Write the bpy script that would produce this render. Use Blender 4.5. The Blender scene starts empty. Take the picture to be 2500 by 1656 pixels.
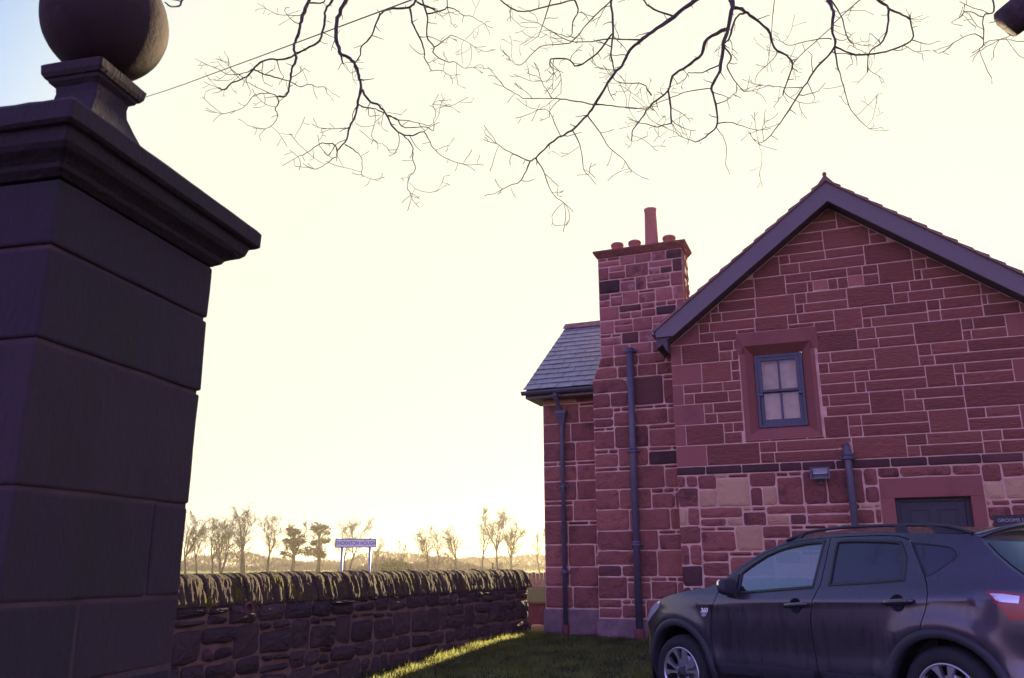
import bpy, bmesh, math, random
import numpy as np
from mathutils import Vector, Matrix, noise
from mathutils.geometry import delaunay_2d_cdt

R = math.radians
random.seed(7)
SC = bpy.context.scene
COL = SC.collection

# ------------------------------------------------------------------ camera, sky, sun, exposure
H = 1.30                                   # eye height above the drive
cam_d = bpy.data.cameras.new("camera")
cam = bpy.data.objects.new("camera", cam_d)
COL.objects.link(cam)
TILT, ROLL = R(14.98), R(0.2)
fw = Vector((0, math.cos(TILT), math.sin(TILT)))
rt0 = Vector((1, 0, 0)); up0 = rt0.cross(fw)
rt = rt0 * math.cos(ROLL) - up0 * math.sin(ROLL)
up = rt0 * math.sin(ROLL) + up0 * math.cos(ROLL)
cam.matrix_world = Matrix(((rt.x, up.x, -fw.x, 0), (rt.y, up.y, -fw.y, 0), (rt.z, up.z, -fw.z, H), (0, 0, 0, 1)))
cam_d.sensor_width = 36.0
cam_d.lens = 36.0 * 2067.3 / 2500.0
cam_d.clip_start = 0.05
cam_d.clip_end = 6000
cam_d.dof.use_dof = True
cam_d.dof.focus_distance = 13.0
cam_d.dof.aperture_fstop = 5.6
SC.camera = cam

SUN_AZ, SUN_EL = R(23.2), R(12.5)
sun_dir = Vector((math.sin(SUN_AZ) * math.cos(SUN_EL), math.cos(SUN_AZ) * math.cos(SUN_EL), math.sin(SUN_EL)))
world = bpy.data.worlds.new("World")
SC.world = world
world.use_nodes = True
wt = world.node_tree
wt.nodes.clear()
wo = wt.nodes.new("ShaderNodeOutputWorld")
bg = wt.nodes.new("ShaderNodeBackground")
bg.inputs["Strength"].default_value = 0.1
sky = wt.nodes.new("ShaderNodeTexSky")
sky.sky_type = 'NISHITA'
sky.sun_disc = False
sky.sun_elevation = SUN_EL
sky.sun_rotation = SUN_AZ
sky.air_density = 1.0
sky.dust_density = 1.5
sky.ozone_density = 3.0
tc = wt.nodes.new("ShaderNodeTexCoord")
nrm = wt.nodes.new("ShaderNodeVectorMath"); nrm.operation = 'NORMALIZE'
dot = wt.nodes.new("ShaderNodeVectorMath"); dot.operation = 'DOT_PRODUCT'
GLOW = Vector((math.sin(R(10)) * math.cos(R(12)), math.cos(R(10)) * math.cos(R(12)), math.sin(R(12))))
dot.inputs[1].default_value = GLOW
wt.links.new(tc.outputs["Generated"], nrm.inputs[0])
wt.links.new(nrm.outputs[0], dot.inputs[0])
# bright thin haze veil round the sun: cream where it is thick, thinning into blue away from it
ramp = wt.nodes.new("ShaderNodeMapRange"); ramp.interpolation_type = 'SMOOTHSTEP'
ramp.inputs["From Min"].default_value = math.cos(R(51)); ramp.inputs["From Max"].default_value = math.cos(R(33))
wt.links.new(dot.outputs["Value"], ramp.inputs["Value"])
tint = wt.nodes.new("ShaderNodeMix"); tint.data_type = 'RGBA'; tint.blend_type = 'MULTIPLY'
back = wt.nodes.new("ShaderNodeMapRange"); back.interpolation_type = 'SMOOTHSTEP'
back.inputs["From Min"].default_value = 0.65; back.inputs["From Max"].default_value = -0.25
wt.links.new(dot.outputs["Value"], back.inputs["Value"])
wt.links.new(back.outputs["Result"], tint.inputs["Factor"])
tint.inputs["B"].default_value = (1.80, 0.92, 1.58, 1)      # mauve sky opposite the low sun
wt.links.new(sky.outputs["Color"], tint.inputs["A"])
veil = wt.nodes.new("ShaderNodeMix"); veil.data_type = 'RGBA'
veil.inputs["B"].default_value = (2.90, 2.82, 2.30, 1)
wt.links.new(ramp.outputs["Result"], veil.inputs["Factor"])
# pale haze lying along the horizon on the sun's half of the sky
sep = wt.nodes.new("ShaderNodeSeparateXYZ"); wt.links.new(nrm.outputs[0], sep.inputs[0])
flat = wt.nodes.new("ShaderNodeVectorMath"); flat.operation = 'MULTIPLY'; flat.inputs[1].default_value = (1, 1, 0)
wt.links.new(nrm.outputs[0], flat.inputs[0])
fn = wt.nodes.new("ShaderNodeVectorMath"); fn.operation = 'NORMALIZE'; wt.links.new(flat.outputs[0], fn.inputs[0])
fd = wt.nodes.new("ShaderNodeVectorMath"); fd.operation = 'DOT_PRODUCT'; fd.inputs[1].default_value = (math.sin(SUN_AZ), math.cos(SUN_AZ), 0)
wt.links.new(fn.outputs[0], fd.inputs[0])
fr_ = wt.nodes.new("ShaderNodeMapRange"); fr_.interpolation_type = 'SMOOTHSTEP'
fr_.inputs["From Min"].default_value = math.cos(R(128)); fr_.inputs["From Max"].default_value = math.cos(R(75)); fr_.inputs["To Max"].default_value = 0.75
wt.links.new(fd.outputs["Value"], fr_.inputs["Value"])
er = wt.nodes.new("ShaderNodeMapRange"); er.interpolation_type = 'SMOOTHSTEP'
er.inputs["From Min"].default_value = math.sin(R(30)); er.inputs["From Max"].default_value = math.sin(R(6))
wt.links.new(sep.outputs["Z"], er.inputs["Value"])
fm_ = wt.nodes.new("ShaderNodeMath"); fm_.operation = 'MULTIPLY'
wt.links.new(fr_.outputs["Result"], fm_.inputs[0]); wt.links.new(er.outputs["Result"], fm_.inputs[1])
low = wt.nodes.new("ShaderNodeMix"); low.data_type = 'RGBA'; low.inputs["B"].default_value = (2.9, 2.4, 2.6, 1)
wt.links.new(fm_.outputs[0], low.inputs["Factor"]); wt.links.new(tint.outputs["Result"], low.inputs["A"])
wt.links.new(low.outputs["Result"], veil.inputs["A"])
wt.links.new(veil.outputs["Result"], bg.inputs["Color"])
wt.links.new(bg.outputs["Background"], wo.inputs["Surface"])

sun_l = bpy.data.lights.new("sun", 'SUN')
sun_l.energy = 5.0
sun_l.angle = R(0.6)
sun_l.color = (1.0, 0.82, 0.48)
sun = bpy.data.objects.new("sun", sun_l)
COL.objects.link(sun)
sun.rotation_euler = (-sun_dir).to_track_quat('-Z', 'Y').to_euler()
sun.location = (0, 0, 60)

SC.view_settings.view_transform = 'Standard'
SC.view_settings.look = 'None'
SC.view_settings.exposure = 1.85
SC.view_settings.gamma = 1.0
SC.view_settings.use_curve_mapping = False
SC.cycles.use_denoising = True
SC.cycles.max_bounces = 6
SC.cycles.transparent_max_bounces = 12
SC.cycles.volume_bounces = 1

# ------------------------------------------------------------------ helpers
def tag(o, label=None, cat=None, group=None, kind=None):
    if label: o["label"] = label
    if cat: o["category"] = cat
    if group: o["group"] = group
    if kind: o["kind"] = kind
    return o

def empty(name, loc=(0, 0, 0), rotz=0.0, label=None, cat=None, group=None):
    o = bpy.data.objects.new(name, None)
    o.empty_display_size = 0.2
    o.location = loc
    o.rotation_euler = (0, 0, rotz)
    COL.objects.link(o)
    return tag(o, label, cat, group)

def mobj(name, verts, faces, mat=None, parent=None, smooth=False, loc=None, rotz=None):
    me = bpy.data.meshes.new(name)
    me.from_pydata([tuple(v) for v in verts], [], faces)
    if mat is not None: me.materials.append(mat)
    if smooth: me.polygons.foreach_set("use_smooth", [True] * len(me.polygons))
    o = bpy.data.objects.new(name, me)
    COL.objects.link(o)
    if parent is not None: o.parent = parent
    if loc is not None: o.location = loc
    if rotz is not None: o.rotation_euler = (0, 0, rotz)
    return o

class MB:
    """collects simple shapes into one mesh"""
    def __init__(s): s.v = []; s.f = []
    def add(s, v, f):
        n = len(s.v); s.v += [tuple(p) for p in v]; s.f += [tuple(i + n for i in q) for q in f]; return s
    def box(s, x0, x1, y0, y1, z0, z1, b=0.0):
        if b <= 0:
            v = [(x, y, z) for z in (z0, z1) for y in (y0, y1) for x in (x0, x1)]
            return s.add(v, [(0, 2, 3, 1), (4, 5, 7, 6), (0, 1, 5, 4), (2, 6, 7, 3), (0, 4, 6, 2), (1, 3, 7, 5)])
        bm = bmesh.new()
        bmesh.ops.create_cube(bm, size=1.0)
        for q in bm.verts:
            q.co = Vector(((x0 + x1) / 2 + q.co.x * (x1 - x0), (y0 + y1) / 2 + q.co.y * (y1 - y0), (z0 + z1) / 2 + q.co.z * (z1 - z0)))
        bmesh.ops.bevel(bm, geom=bm.edges[:], offset=b, segments=2, affect='EDGES', profile=0.6)
        bm.verts.index_update()
        s.add([q.co for q in bm.verts], [[q.index for q in f.verts] for f in bm.faces])
        bm.free(); return s
    def tube(s, pts, rad, n=8, cap=True):
        pts = [Vector(p) for p in pts]
        if not hasattr(rad, '__len__'): rad = [rad] * len(pts)
        base = len(s.v); prev = None
        for i, p in enumerate(pts):
            t = (pts[min(i + 1, len(pts) - 1)] - pts[max(i - 1, 0)])
            if t.length < 1e-9: t = Vector((0, 0, 1))
            t.normalize()
            if prev is None:
                a = t.orthogonal().normalized()
            else:
                a = prev - t * prev.dot(t)
                a = a.normalized() if a.length > 1e-6 else t.orthogonal().normalized()
            prev = a; b = t.cross(a)
            for k in range(n):
                th = 2 * math.pi * k / n
                s.v.append(tuple(p + (a * math.cos(th) + b * math.sin(th)) * rad[i]))
        for i in range(len(pts) - 1):
            for k in range(n):
                s.f.append((base + i * n + k, base + i * n + (k + 1) % n, base + (i + 1) * n + (k + 1) % n, base + (i + 1) * n + k))
        if cap:
            s.f.append(tuple(base + k for k in range(n))[::-1])
            s.f.append(tuple(base + (len(pts) - 1) * n + k for k in range(n)))
        return s
    def prism(s, poly, y0, y1):
        """poly in (x, z), counter-clockwise seen from -y; extruded from y0 (front) to y1 (back)"""
        n = len(poly); b = len(s.v)
        s.v += [(x, y0, z) for x, z in poly] + [(x, y1, z) for x, z in poly]
        s.f.append(tuple(b + i for i in range(n)))
        s.f.append(tuple(b + n + i for i in range(n))[::-1])
        for i in range(n):
            j = (i + 1) % n
            s.f.append((b + i, b + n + i, b + n + j, b + j))
        return s
    def lathe(s, prof, n=24, axis='z', c=(0, 0, 0)):
        b = len(s.v)
        for r, h in prof:
            for k in range(n):
                th = 2 * math.pi * k / n
                x, y = r * math.cos(th), r * math.sin(th)
                p = (x, y, h) if axis == 'z' else (x, h, y)
                s.v.append((p[0] + c[0], p[1] + c[1], p[2] + c[2]))
        for i in range(len(prof) - 1):
            for k in range(n):
                q = (b + i * n + k, b + i * n + (k + 1) % n, b + (i + 1) * n + (k + 1) % n, b + (i + 1) * n + k)
                s.f.append(q if axis == 'z' else q[::-1])
        return s
    def obj(s, name, mat=None, parent=None, smooth=False, loc=None, rotz=None):
        return mobj(name, s.v, s.f, mat, parent, smooth, loc, rotz)

def pchip(xs, ys):
    xs = np.array(xs, float); ys = np.array(ys, float); h = np.diff(xs); d = np.diff(ys) / h
    m = np.zeros(len(xs)); m[0] = d[0]; m[-1] = d[-1]
    for i in range(1, len(xs) - 1):
        m[i] = 0 if d[i - 1] * d[i] <= 0 else 2 * d[i - 1] * d[i] / (d[i - 1] + d[i])
    def f(x):
        x = np.clip(np.asarray(x, float), xs[0], xs[-1]); i = np.clip(np.searchsorted(xs, x) - 1, 0, len(xs) - 2)
        t = (x - xs[i]) / h[i]
        return ((1 + 2 * t) * (1 - t) ** 2 * ys[i] + t * (1 - t) ** 2 * h[i] * m[i] + t * t * (3 - 2 * t) * ys[i + 1] + t * t * (t - 1) * h[i] * m[i + 1])
    return f

# ------------------------------------------------------------------ materials
MAT = {}
def nodes_of(name):
    m = bpy.data.materials.new(name); m.use_nodes = True
    t = m.node_tree; b = t.nodes["Principled BSDF"]
    MAT[name] = m
    return m, t, b

def node(t, typ, **kw):
    n = t.nodes.new(typ)
    for k, v in kw.items(): setattr(n, k, v)
    return n

def plain(name, col, rough=0.6, metal=0.0, spec=0.5, noise_amt=0.0, noise_scale=8.0, coat=0.0, bump=0.0, bump_scale=40.0):
    m, t, b = nodes_of(name)
    b.inputs["Base Color"].default_value = (*col, 1)
    b.inputs["Roughness"].default_value = rough
    b.inputs["Metallic"].default_value = metal
    b.inputs["Specular IOR Level"].default_value = spec
    b.inputs["Coat Weight"].default_value = coat
    if noise_amt > 0 or bump > 0:
        g = node(t, "ShaderNodeNewGeometry")
        if noise_amt > 0:
            n = node(t, "ShaderNodeTexNoise"); n.inputs["Scale"].default_value = noise_scale; n.inputs["Detail"].default_value = 6
            t.links.new(g.outputs["Position"], n.inputs["Vector"])
            r = node(t, "ShaderNodeMapRange")
            r.inputs["From Min"].default_value = 0.25; r.inputs["From Max"].default_value = 0.75
            r.inputs["To Min"].default_value = 1 - noise_amt; r.inputs["To Max"].default_value = 1 + noise_amt
            t.links.new(n.outputs["Fac"], r.inputs["Value"])
            mx = node(t, "ShaderNodeVectorMath", operation='SCALE')
            mx.inputs[0].default_value = col
            t.links.new(r.outputs["Result"], mx.inputs["Scale"])
            t.links.new(mx.outputs["Vector"], b.inputs["Base Color"])
        if bump > 0:
            n2 = node(t, "ShaderNodeTexNoise"); n2.inputs["Scale"].default_value = bump_scale; n2.inputs["Detail"].default_value = 5
            t.links.new(g.outputs["Position"], n2.inputs["Vector"])
            bp = node(t, "ShaderNodeBump"); bp.inputs["Strength"].default_value = bump; bp.inputs["Distance"].default_value = 0.01
            t.links.new(n2.outputs["Fac"], bp.inputs["Height"]); t.links.new(bp.outputs["Normal"], b.inputs["Normal"])
    return m

def stone_mat(name, c0, c1, stain=(0.02, 0.015, 0.02), stain_amt=0.3, grain=(1, 1, 1), gscale=40.0, bump=0.6, dist=0.012, rotz=0.0, rough=0.9, pale=None, moss=None, stain_scale=1.4):
    """stone: colour differs stone to stone (object random), mottled and stained by noise, tooled or rough relief in the bump"""
    m, t, b = nodes_of(name)
    b.inputs["Roughness"].default_value = rough
    b.inputs["Specular IOR Level"].default_value = 0.25
    L = t.links.new
    oi = node(t, "ShaderNodeObjectInfo"); g = node(t, "ShaderNodeNewGeometry")
    mp = node(t, "ShaderNodeMapping"); mp.inputs["Rotation"].default_value = (0, 0, rotz); mp.inputs["Scale"].default_value = grain
    off = node(t, "ShaderNodeVectorMath", operation='SCALE'); off.inputs[0].default_value = (37.0, 11.0, 53.0)
    L(oi.outputs["Random"], off.inputs["Scale"])
    L(g.outputs["Position"], mp.inputs["Vector"])
    ad = node(t, "ShaderNodeVectorMath", operation='ADD')
    L(mp.outputs["Vector"], ad.inputs[0]); L(off.outputs["Vector"], ad.inputs[1])
    n1 = node(t, "ShaderNodeTexNoise"); n1.inputs["Scale"].default_value = 5.0; n1.inputs["Detail"].default_value = 7; n1.inputs["Roughness"].default_value = 0.65
    L(ad.outputs["Vector"], n1.inputs["Vector"])
    mixc = node(t, "ShaderNodeMix", data_type='RGBA'); mixc.inputs["A"].default_value = (*c0, 1); mixc.inputs["B"].default_value = (*c1, 1)
    cmb = node(t, "ShaderNodeMath", operation='MULTIPLY_ADD'); cmb.inputs[1].default_value = 0.7; cmb.inputs[2].default_value = -0.05
    L(oi.outputs["Random"], cmb.inputs[0])
    ad2 = node(t, "ShaderNodeMath", operation='MULTIPLY_ADD'); ad2.inputs[1].default_value = 0.5
    L(n1.outputs["Fac"], ad2.inputs[0]); L(cmb.outputs[0], ad2.inputs[2])
    sb = node(t, "ShaderNodeMath", operation='SUBTRACT', use_clamp=True); sb.inputs[1].default_value = 0.12
    L(ad2.outputs[0], sb.inputs[0]); L(sb.outputs[0], mixc.inputs["Factor"])
    last = mixc.outputs["Result"]
    def blotch(prev, col, lo, hi, scale, amt, vec):
        n = node(t, "ShaderNodeTexNoise"); n.inputs["Scale"].default_value = scale; n.inputs["Detail"].default_value = 8; n.inputs["Roughness"].default_value = 0.7
        L(vec, n.inputs["Vector"])
        r = node(t, "ShaderNodeMapRange", interpolation_type='SMOOTHSTEP'); r.inputs["From Min"].default_value = lo; r.inputs["From Max"].default_value = hi
        r.inputs["To Max"].default_value = amt
        L(n.outputs["Fac"], r.inputs["Value"])
        mx = node(t, "ShaderNodeMix", data_type='RGBA'); mx.inputs["B"].default_value = (*col, 1)
        L(prev, mx.inputs["A"]); L(r.outputs["Result"], mx.inputs["Factor"])
        return mx.outputs["Result"]
    last = blotch(last, stain, 0.5, 0.72, stain_scale, stain_amt, ad.outputs["Vector"])
    if pale: last = blotch(last, pale, 0.52, 0.66, 2.6, 0.8, ad.outputs["Vector"])
    if moss: last = blotch(last, moss, 0.5, 0.62, 5.0, 0.85, g.outputs["Position"])
    L(last, b.inputs["Base Color"])
    n2 = node(t, "ShaderNodeTexNoise"); n2.inputs["Scale"].default_value = gscale; n2.inputs["Detail"].default_value = 6; n2.inputs["Roughness"].default_value = 0.6
    n2.inputs["Distortion"].default_value = 0.6
    L(ad.outputs["Vector"], n2.inputs["Vector"])
    bp = node(t, "ShaderNodeBump"); bp.inputs["Strength"].default_value = bump; bp.inputs["Distance"].default_value = dist
    L(n2.outputs["Fac"], bp.inputs["Height"]); L(bp.outputs["Normal"], b.inputs["Normal"])
    return m

HYAW = R(21.5)
red0, red1 = (0.24, 0.080, 0.060), (0.41, 0.140, 0.096)
stone_mat("ashlar red sandstone", red0, red1, stain_amt=0.25, grain=(7, 7, 26), gscale=1.6, bump=1.0, dist=0.05, rotz=HYAW)
stone_mat("dressed red sandstone", (0.26, 0.090, 0.074), (0.34, 0.12, 0.094), stain_amt=0.3, gscale=60, bump=0.15, dist=0.005)
stone_mat("old red sandstone", (0.20, 0.068, 0.055), (0.38, 0.135, 0.095), stain_amt=0.62, gscale=9, bump=1.0, dist=0.06, stain_scale=2.2)
stone_mat("sooty sandstone", (0.065, 0.032, 0.032), (0.18, 0.065, 0.055), stain_amt=0.6, gscale=12, bump=0.8, dist=0.02)
stone_mat("buff sandstone", (0.46, 0.25, 0.14), (0.60, 0.37, 0.20), stain=(0.30, 0.09, 0.08), stain_amt=0.7, gscale=14, bump=0.6, dist=0.02)
stone_mat("chimney sandstone", (0.24, 0.075, 0.065), (0.46, 0.17, 0.14), stain=(0.03, 0.015, 0.02), stain_amt=0.75, gscale=12, bump=0.7, dist=0.02, pale=(0.50, 0.26, 0.22), stain_scale=2.4)
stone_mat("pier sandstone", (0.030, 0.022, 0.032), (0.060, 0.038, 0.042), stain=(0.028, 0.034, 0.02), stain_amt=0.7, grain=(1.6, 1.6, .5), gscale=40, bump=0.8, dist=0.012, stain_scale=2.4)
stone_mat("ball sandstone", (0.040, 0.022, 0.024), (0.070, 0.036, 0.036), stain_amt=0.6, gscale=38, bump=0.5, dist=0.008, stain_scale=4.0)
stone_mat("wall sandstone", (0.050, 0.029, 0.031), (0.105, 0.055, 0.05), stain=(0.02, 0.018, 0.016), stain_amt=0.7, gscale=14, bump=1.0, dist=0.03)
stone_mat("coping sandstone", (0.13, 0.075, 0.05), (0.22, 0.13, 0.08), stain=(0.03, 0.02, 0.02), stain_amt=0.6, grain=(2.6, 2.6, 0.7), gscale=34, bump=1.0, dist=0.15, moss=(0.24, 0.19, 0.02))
plain("lime mortar", (0.64, 0.38, 0.27), 0.95, noise_amt=0.25, noise_scale=6, bump=0.6, bump_scale=60)
plain("old mortar", (0.18, 0.095, 0.065), 0.95, noise_amt=0.35, noise_scale=7, bump=0.8, bump_scale=40)
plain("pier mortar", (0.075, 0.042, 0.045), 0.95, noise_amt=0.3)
plain("plinth render", (0.22, 0.13, 0.125), 0.95, noise_amt=0.4, noise_scale=5, bump=0.7, bump_scale=30)
plain("grey paint", (0.16, 0.115, 0.115), 0.55, noise_amt=0.08, noise_scale=20)
plain("dark grey paint", (0.055, 0.05, 0.075), 0.45, noise_amt=0.15, noise_scale=12)
plain("soffit board", (0.10, 0.06, 0.075), 0.7)
plain("cast iron", (0.09, 0.075, 0.10), 0.45, noise_amt=0.2, noise_scale=15)
plain("clay", (0.50, 0.17, 0.12), 0.8, noise_amt=0.15, noise_scale=12)
plain("red clay dark", (0.16, 0.04, 0.035), 0.8, noise_amt=0.2)
plain("hole shade black", (0.012, 0.012, 0.015), 0.9)  # shade inside vent and pot holes, put into the colour
plain("slate", (0.20, 0.17, 0.20), 0.42, noise_amt=0.3, noise_scale=7, bump=0.25, bump_scale=20)
plain("roof tile stone", (0.26, 0.13, 0.11), 0.9, noise_amt=0.35, noise_scale=5, bump=0.5)
plain("door paint", (0.020, 0.020, 0.028), 0.5, noise_amt=0.1)
plain("bark", (0.06, 0.032, 0.045), 0.95, noise_amt=0.4, noise_scale=14, bump=0.8, bump_scale=30)
plain("far bark", (0.055, 0.032, 0.030), 0.95, noise_amt=0.3, noise_scale=2)
plain("steel post", (0.30, 0.30, 0.36), 0.45, metal=0.6)
plain("sign white", (0.85, 0.85, 0.80), 0.5)
plain("sign black", (0.02, 0.02, 0.025), 0.5)
plain("wire black", (0.02, 0.02, 0.025), 0.6)
plain("tyre rubber", (0.018, 0.017, 0.02), 0.85, noise_amt=0.3, noise_scale=30)
plain("black plastic", (0.028, 0.025, 0.034), 0.6, noise_amt=0.15, noise_scale=25)
plain("seal black", (0.010, 0.010, 0.014), 0.5)
plain("interior", (0.03, 0.03, 0.035), 0.8)
plain("alloy", (0.62, 0.60, 0.64), 0.32, metal=0.85)
plain("alloy dark", (0.03, 0.03, 0.035), 0.5, metal=0.3)
plain("chrome", (0.8, 0.8, 0.82), 0.12, metal=1.0)
plain("lamp red", (0.30, 0.008, 0.022), 0.22, coat=0.25)
plain("lamp clear", (0.58, 0.57, 0.60), 0.10, metal=0.35, coat=1.0)
plain("privacy glass", (0.02, 0.016, 0.03), 0.05, spec=0.9)
plain("blind", (0.72, 0.50, 0.34), 0.9, noise_amt=0.15, noise_scale=9)
plain("bright reflector", (0.50, 0.48, 0.46), 0.3, metal=0.9)
plain("plaque black", (0.012, 0.012, 0.018), 0.5)
plain("plaque letter", (0.45, 0.36, 0.33), 0.6)
plain("pine needles", (0.05, 0.036, 0.032), 0.9)
plain("pale leaf", (0.14, 0.15, 0.03), 0.9)
plain("far wood", (0.12, 0.08, 0.07), 0.95, noise_amt=0.4, noise_scale=0.1)
stone_mat("mossy slab", (0.22, 0.17, 0.06), (0.30, 0.24, 0.07), stain=(0.10, 0.07, 0.04), stain_amt=.5, gscale=20, bump=.7)

def paint():
    m, t, b = nodes_of("car paint"); L = t.links.new
    b.inputs["Base Color"].default_value = (0.042, 0.034, 0.052, 1); b.inputs["Metallic"].default_value = 0.55
    b.inputs["Coat Weight"].default_value = 1.0; b.inputs["Coat Roughness"].default_value = 0.06
    g = node(t, "ShaderNodeNewGeometry")
    mp = node(t, "ShaderNodeMapping"); mp.inputs["Scale"].default_value = (7, 7, 1.1)      # rain streaks and road film
    L(g.outputs["Position"], mp.inputs["Vector"])
    n = node(t, "ShaderNodeTexNoise"); n.inputs["Scale"].default_value = 4; n.inputs["Detail"].default_value = 7
    L(mp.outputs["Vector"], n.inputs["Vector"])
    r = node(t, "ShaderNodeMapRange"); r.inputs["From Min"].default_value = .3; r.inputs["From Max"].default_value = .75; r.inputs["To Min"].default_value = .26; r.inputs["To Max"].default_value = .5
    L(n.outputs["Fac"], r.inputs["Value"]); L(r.outputs["Result"], b.inputs["Roughness"])
    n2 = node(t, "ShaderNodeTexNoise"); n2.inputs["Scale"].default_value = 140; n2.inputs["Detail"].default_value = 2
    L(g.outputs["Position"], n2.inputs["Vector"])
    r2 = node(t, "ShaderNodeMapRange"); r2.inputs["From Min"].default_value = .62; r2.inputs["From Max"].default_value = .75; r2.inputs["To Max"].default_value = .2
    L(n2.outputs["Fac"], r2.inputs["Value"])
    ml = node(t, "ShaderNodeMath", operation='MULTIPLY_ADD'); ml.inputs[1].default_value = .12
    L(n.outputs["Fac"], ml.inputs[0]); L(r2.outputs["Result"], ml.inputs[2])
    mx = node(t, "ShaderNodeMix", data_type='RGBA'); mx.inputs["A"].default_value = (0.042, 0.034, 0.052, 1); mx.inputs["B"].default_value = (0.17, 0.125, 0.12, 1)
    L(ml.outputs[0], mx.inputs["Factor"]); L(mx.outputs["Result"], b.inputs["Base Color"])
    cr = node(t, "ShaderNodeMath", operation='ADD'); cr.inputs[1].default_value = .06; L(ml.outputs[0], cr.inputs[0]); L(cr.outputs[0], b.inputs["Coat Roughness"])
paint()

def glass(name, tint, refl_rough=0.02, base=0.06):
    m = bpy.data.materials.new(name); m.use_nodes = True; t = m.node_tree; t.nodes.clear(); L = t.links.new
    o = node(t, "ShaderNodeOutputMaterial"); tr = node(t, "ShaderNodeBsdfTransparent"); tr.inputs["Color"].default_value = (*tint, 1)
    gl = node(t, "ShaderNodeBsdfGlossy"); gl.inputs["Roughness"].default_value = refl_rough
    lw = node(t, "ShaderNodeLayerWeight"); lw.inputs["Blend"].default_value = .5
    fr = node(t, "ShaderNodeMath", operation='POWER'); fr.inputs[1].default_value = 4.0; L(lw.outputs["Facing"], fr.inputs[0])
    ad = node(t, "ShaderNodeMath", operation='ADD', use_clamp=True); ad.inputs[1].default_value = base
    mx = node(t, "ShaderNodeMixShader")
    L(fr.outputs[0], ad.inputs[0]); L(ad.outputs[0], mx.inputs["Fac"]); L(tr.outputs[0], mx.inputs[1]); L(gl.outputs[0], mx.inputs[2]); L(mx.outputs[0], o.inputs["Surface"])
    MAT[name] = m
glass("window glass", (0.88, 0.86, 0.80), 0.03, 0.035)
glass("car glass", (0.60, 0.55, 0.66), 0.02, 0.34)

def blade_mat():
    m = bpy.data.materials.new("grass blade"); m.use_nodes = True; t = m.node_tree; t.nodes.clear(); L = t.links.new
    o = node(t, "ShaderNodeOutputMaterial"); d = node(t, "ShaderNodeBsdfDiffuse"); tr = node(t, "ShaderNodeBsdfTranslucent"); mx = node(t, "ShaderNodeMixShader"); mx.inputs["Fac"].default_value = .5
    g = node(t, "ShaderNodeNewGeometry"); n = node(t, "ShaderNodeTexNoise"); n.inputs["Scale"].default_value = 3.0; n.inputs["Detail"].default_value = 8
    r = node(t, "ShaderNodeValToRGB"); r.color_ramp.elements[0].color = (0.30, 0.30, 0.11, 1); r.color_ramp.elements[0].position = .3; r.color_ramp.elements[1].color = (0.62, 0.62, 0.22, 1); r.color_ramp.elements[1].position = .7
    L(g.outputs["Position"], n.inputs["Vector"]); L(n.outputs["Fac"], r.inputs["Fac"]); dk = node(t, "ShaderNodeVectorMath", operation='MULTIPLY'); dk.inputs[1].default_value = (.08, .085, .11)
    L(r.outputs["Color"], dk.inputs[0]); L(dk.outputs["Vector"], d.inputs["Color"]); L(r.outputs["Color"], tr.inputs["Color"])
    L(d.outputs[0], mx.inputs[1]); L(tr.outputs[0], mx.inputs[2]); L(mx.outputs[0], o.inputs["Surface"])
    MAT["grass blade"] = m
blade_mat()

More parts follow.
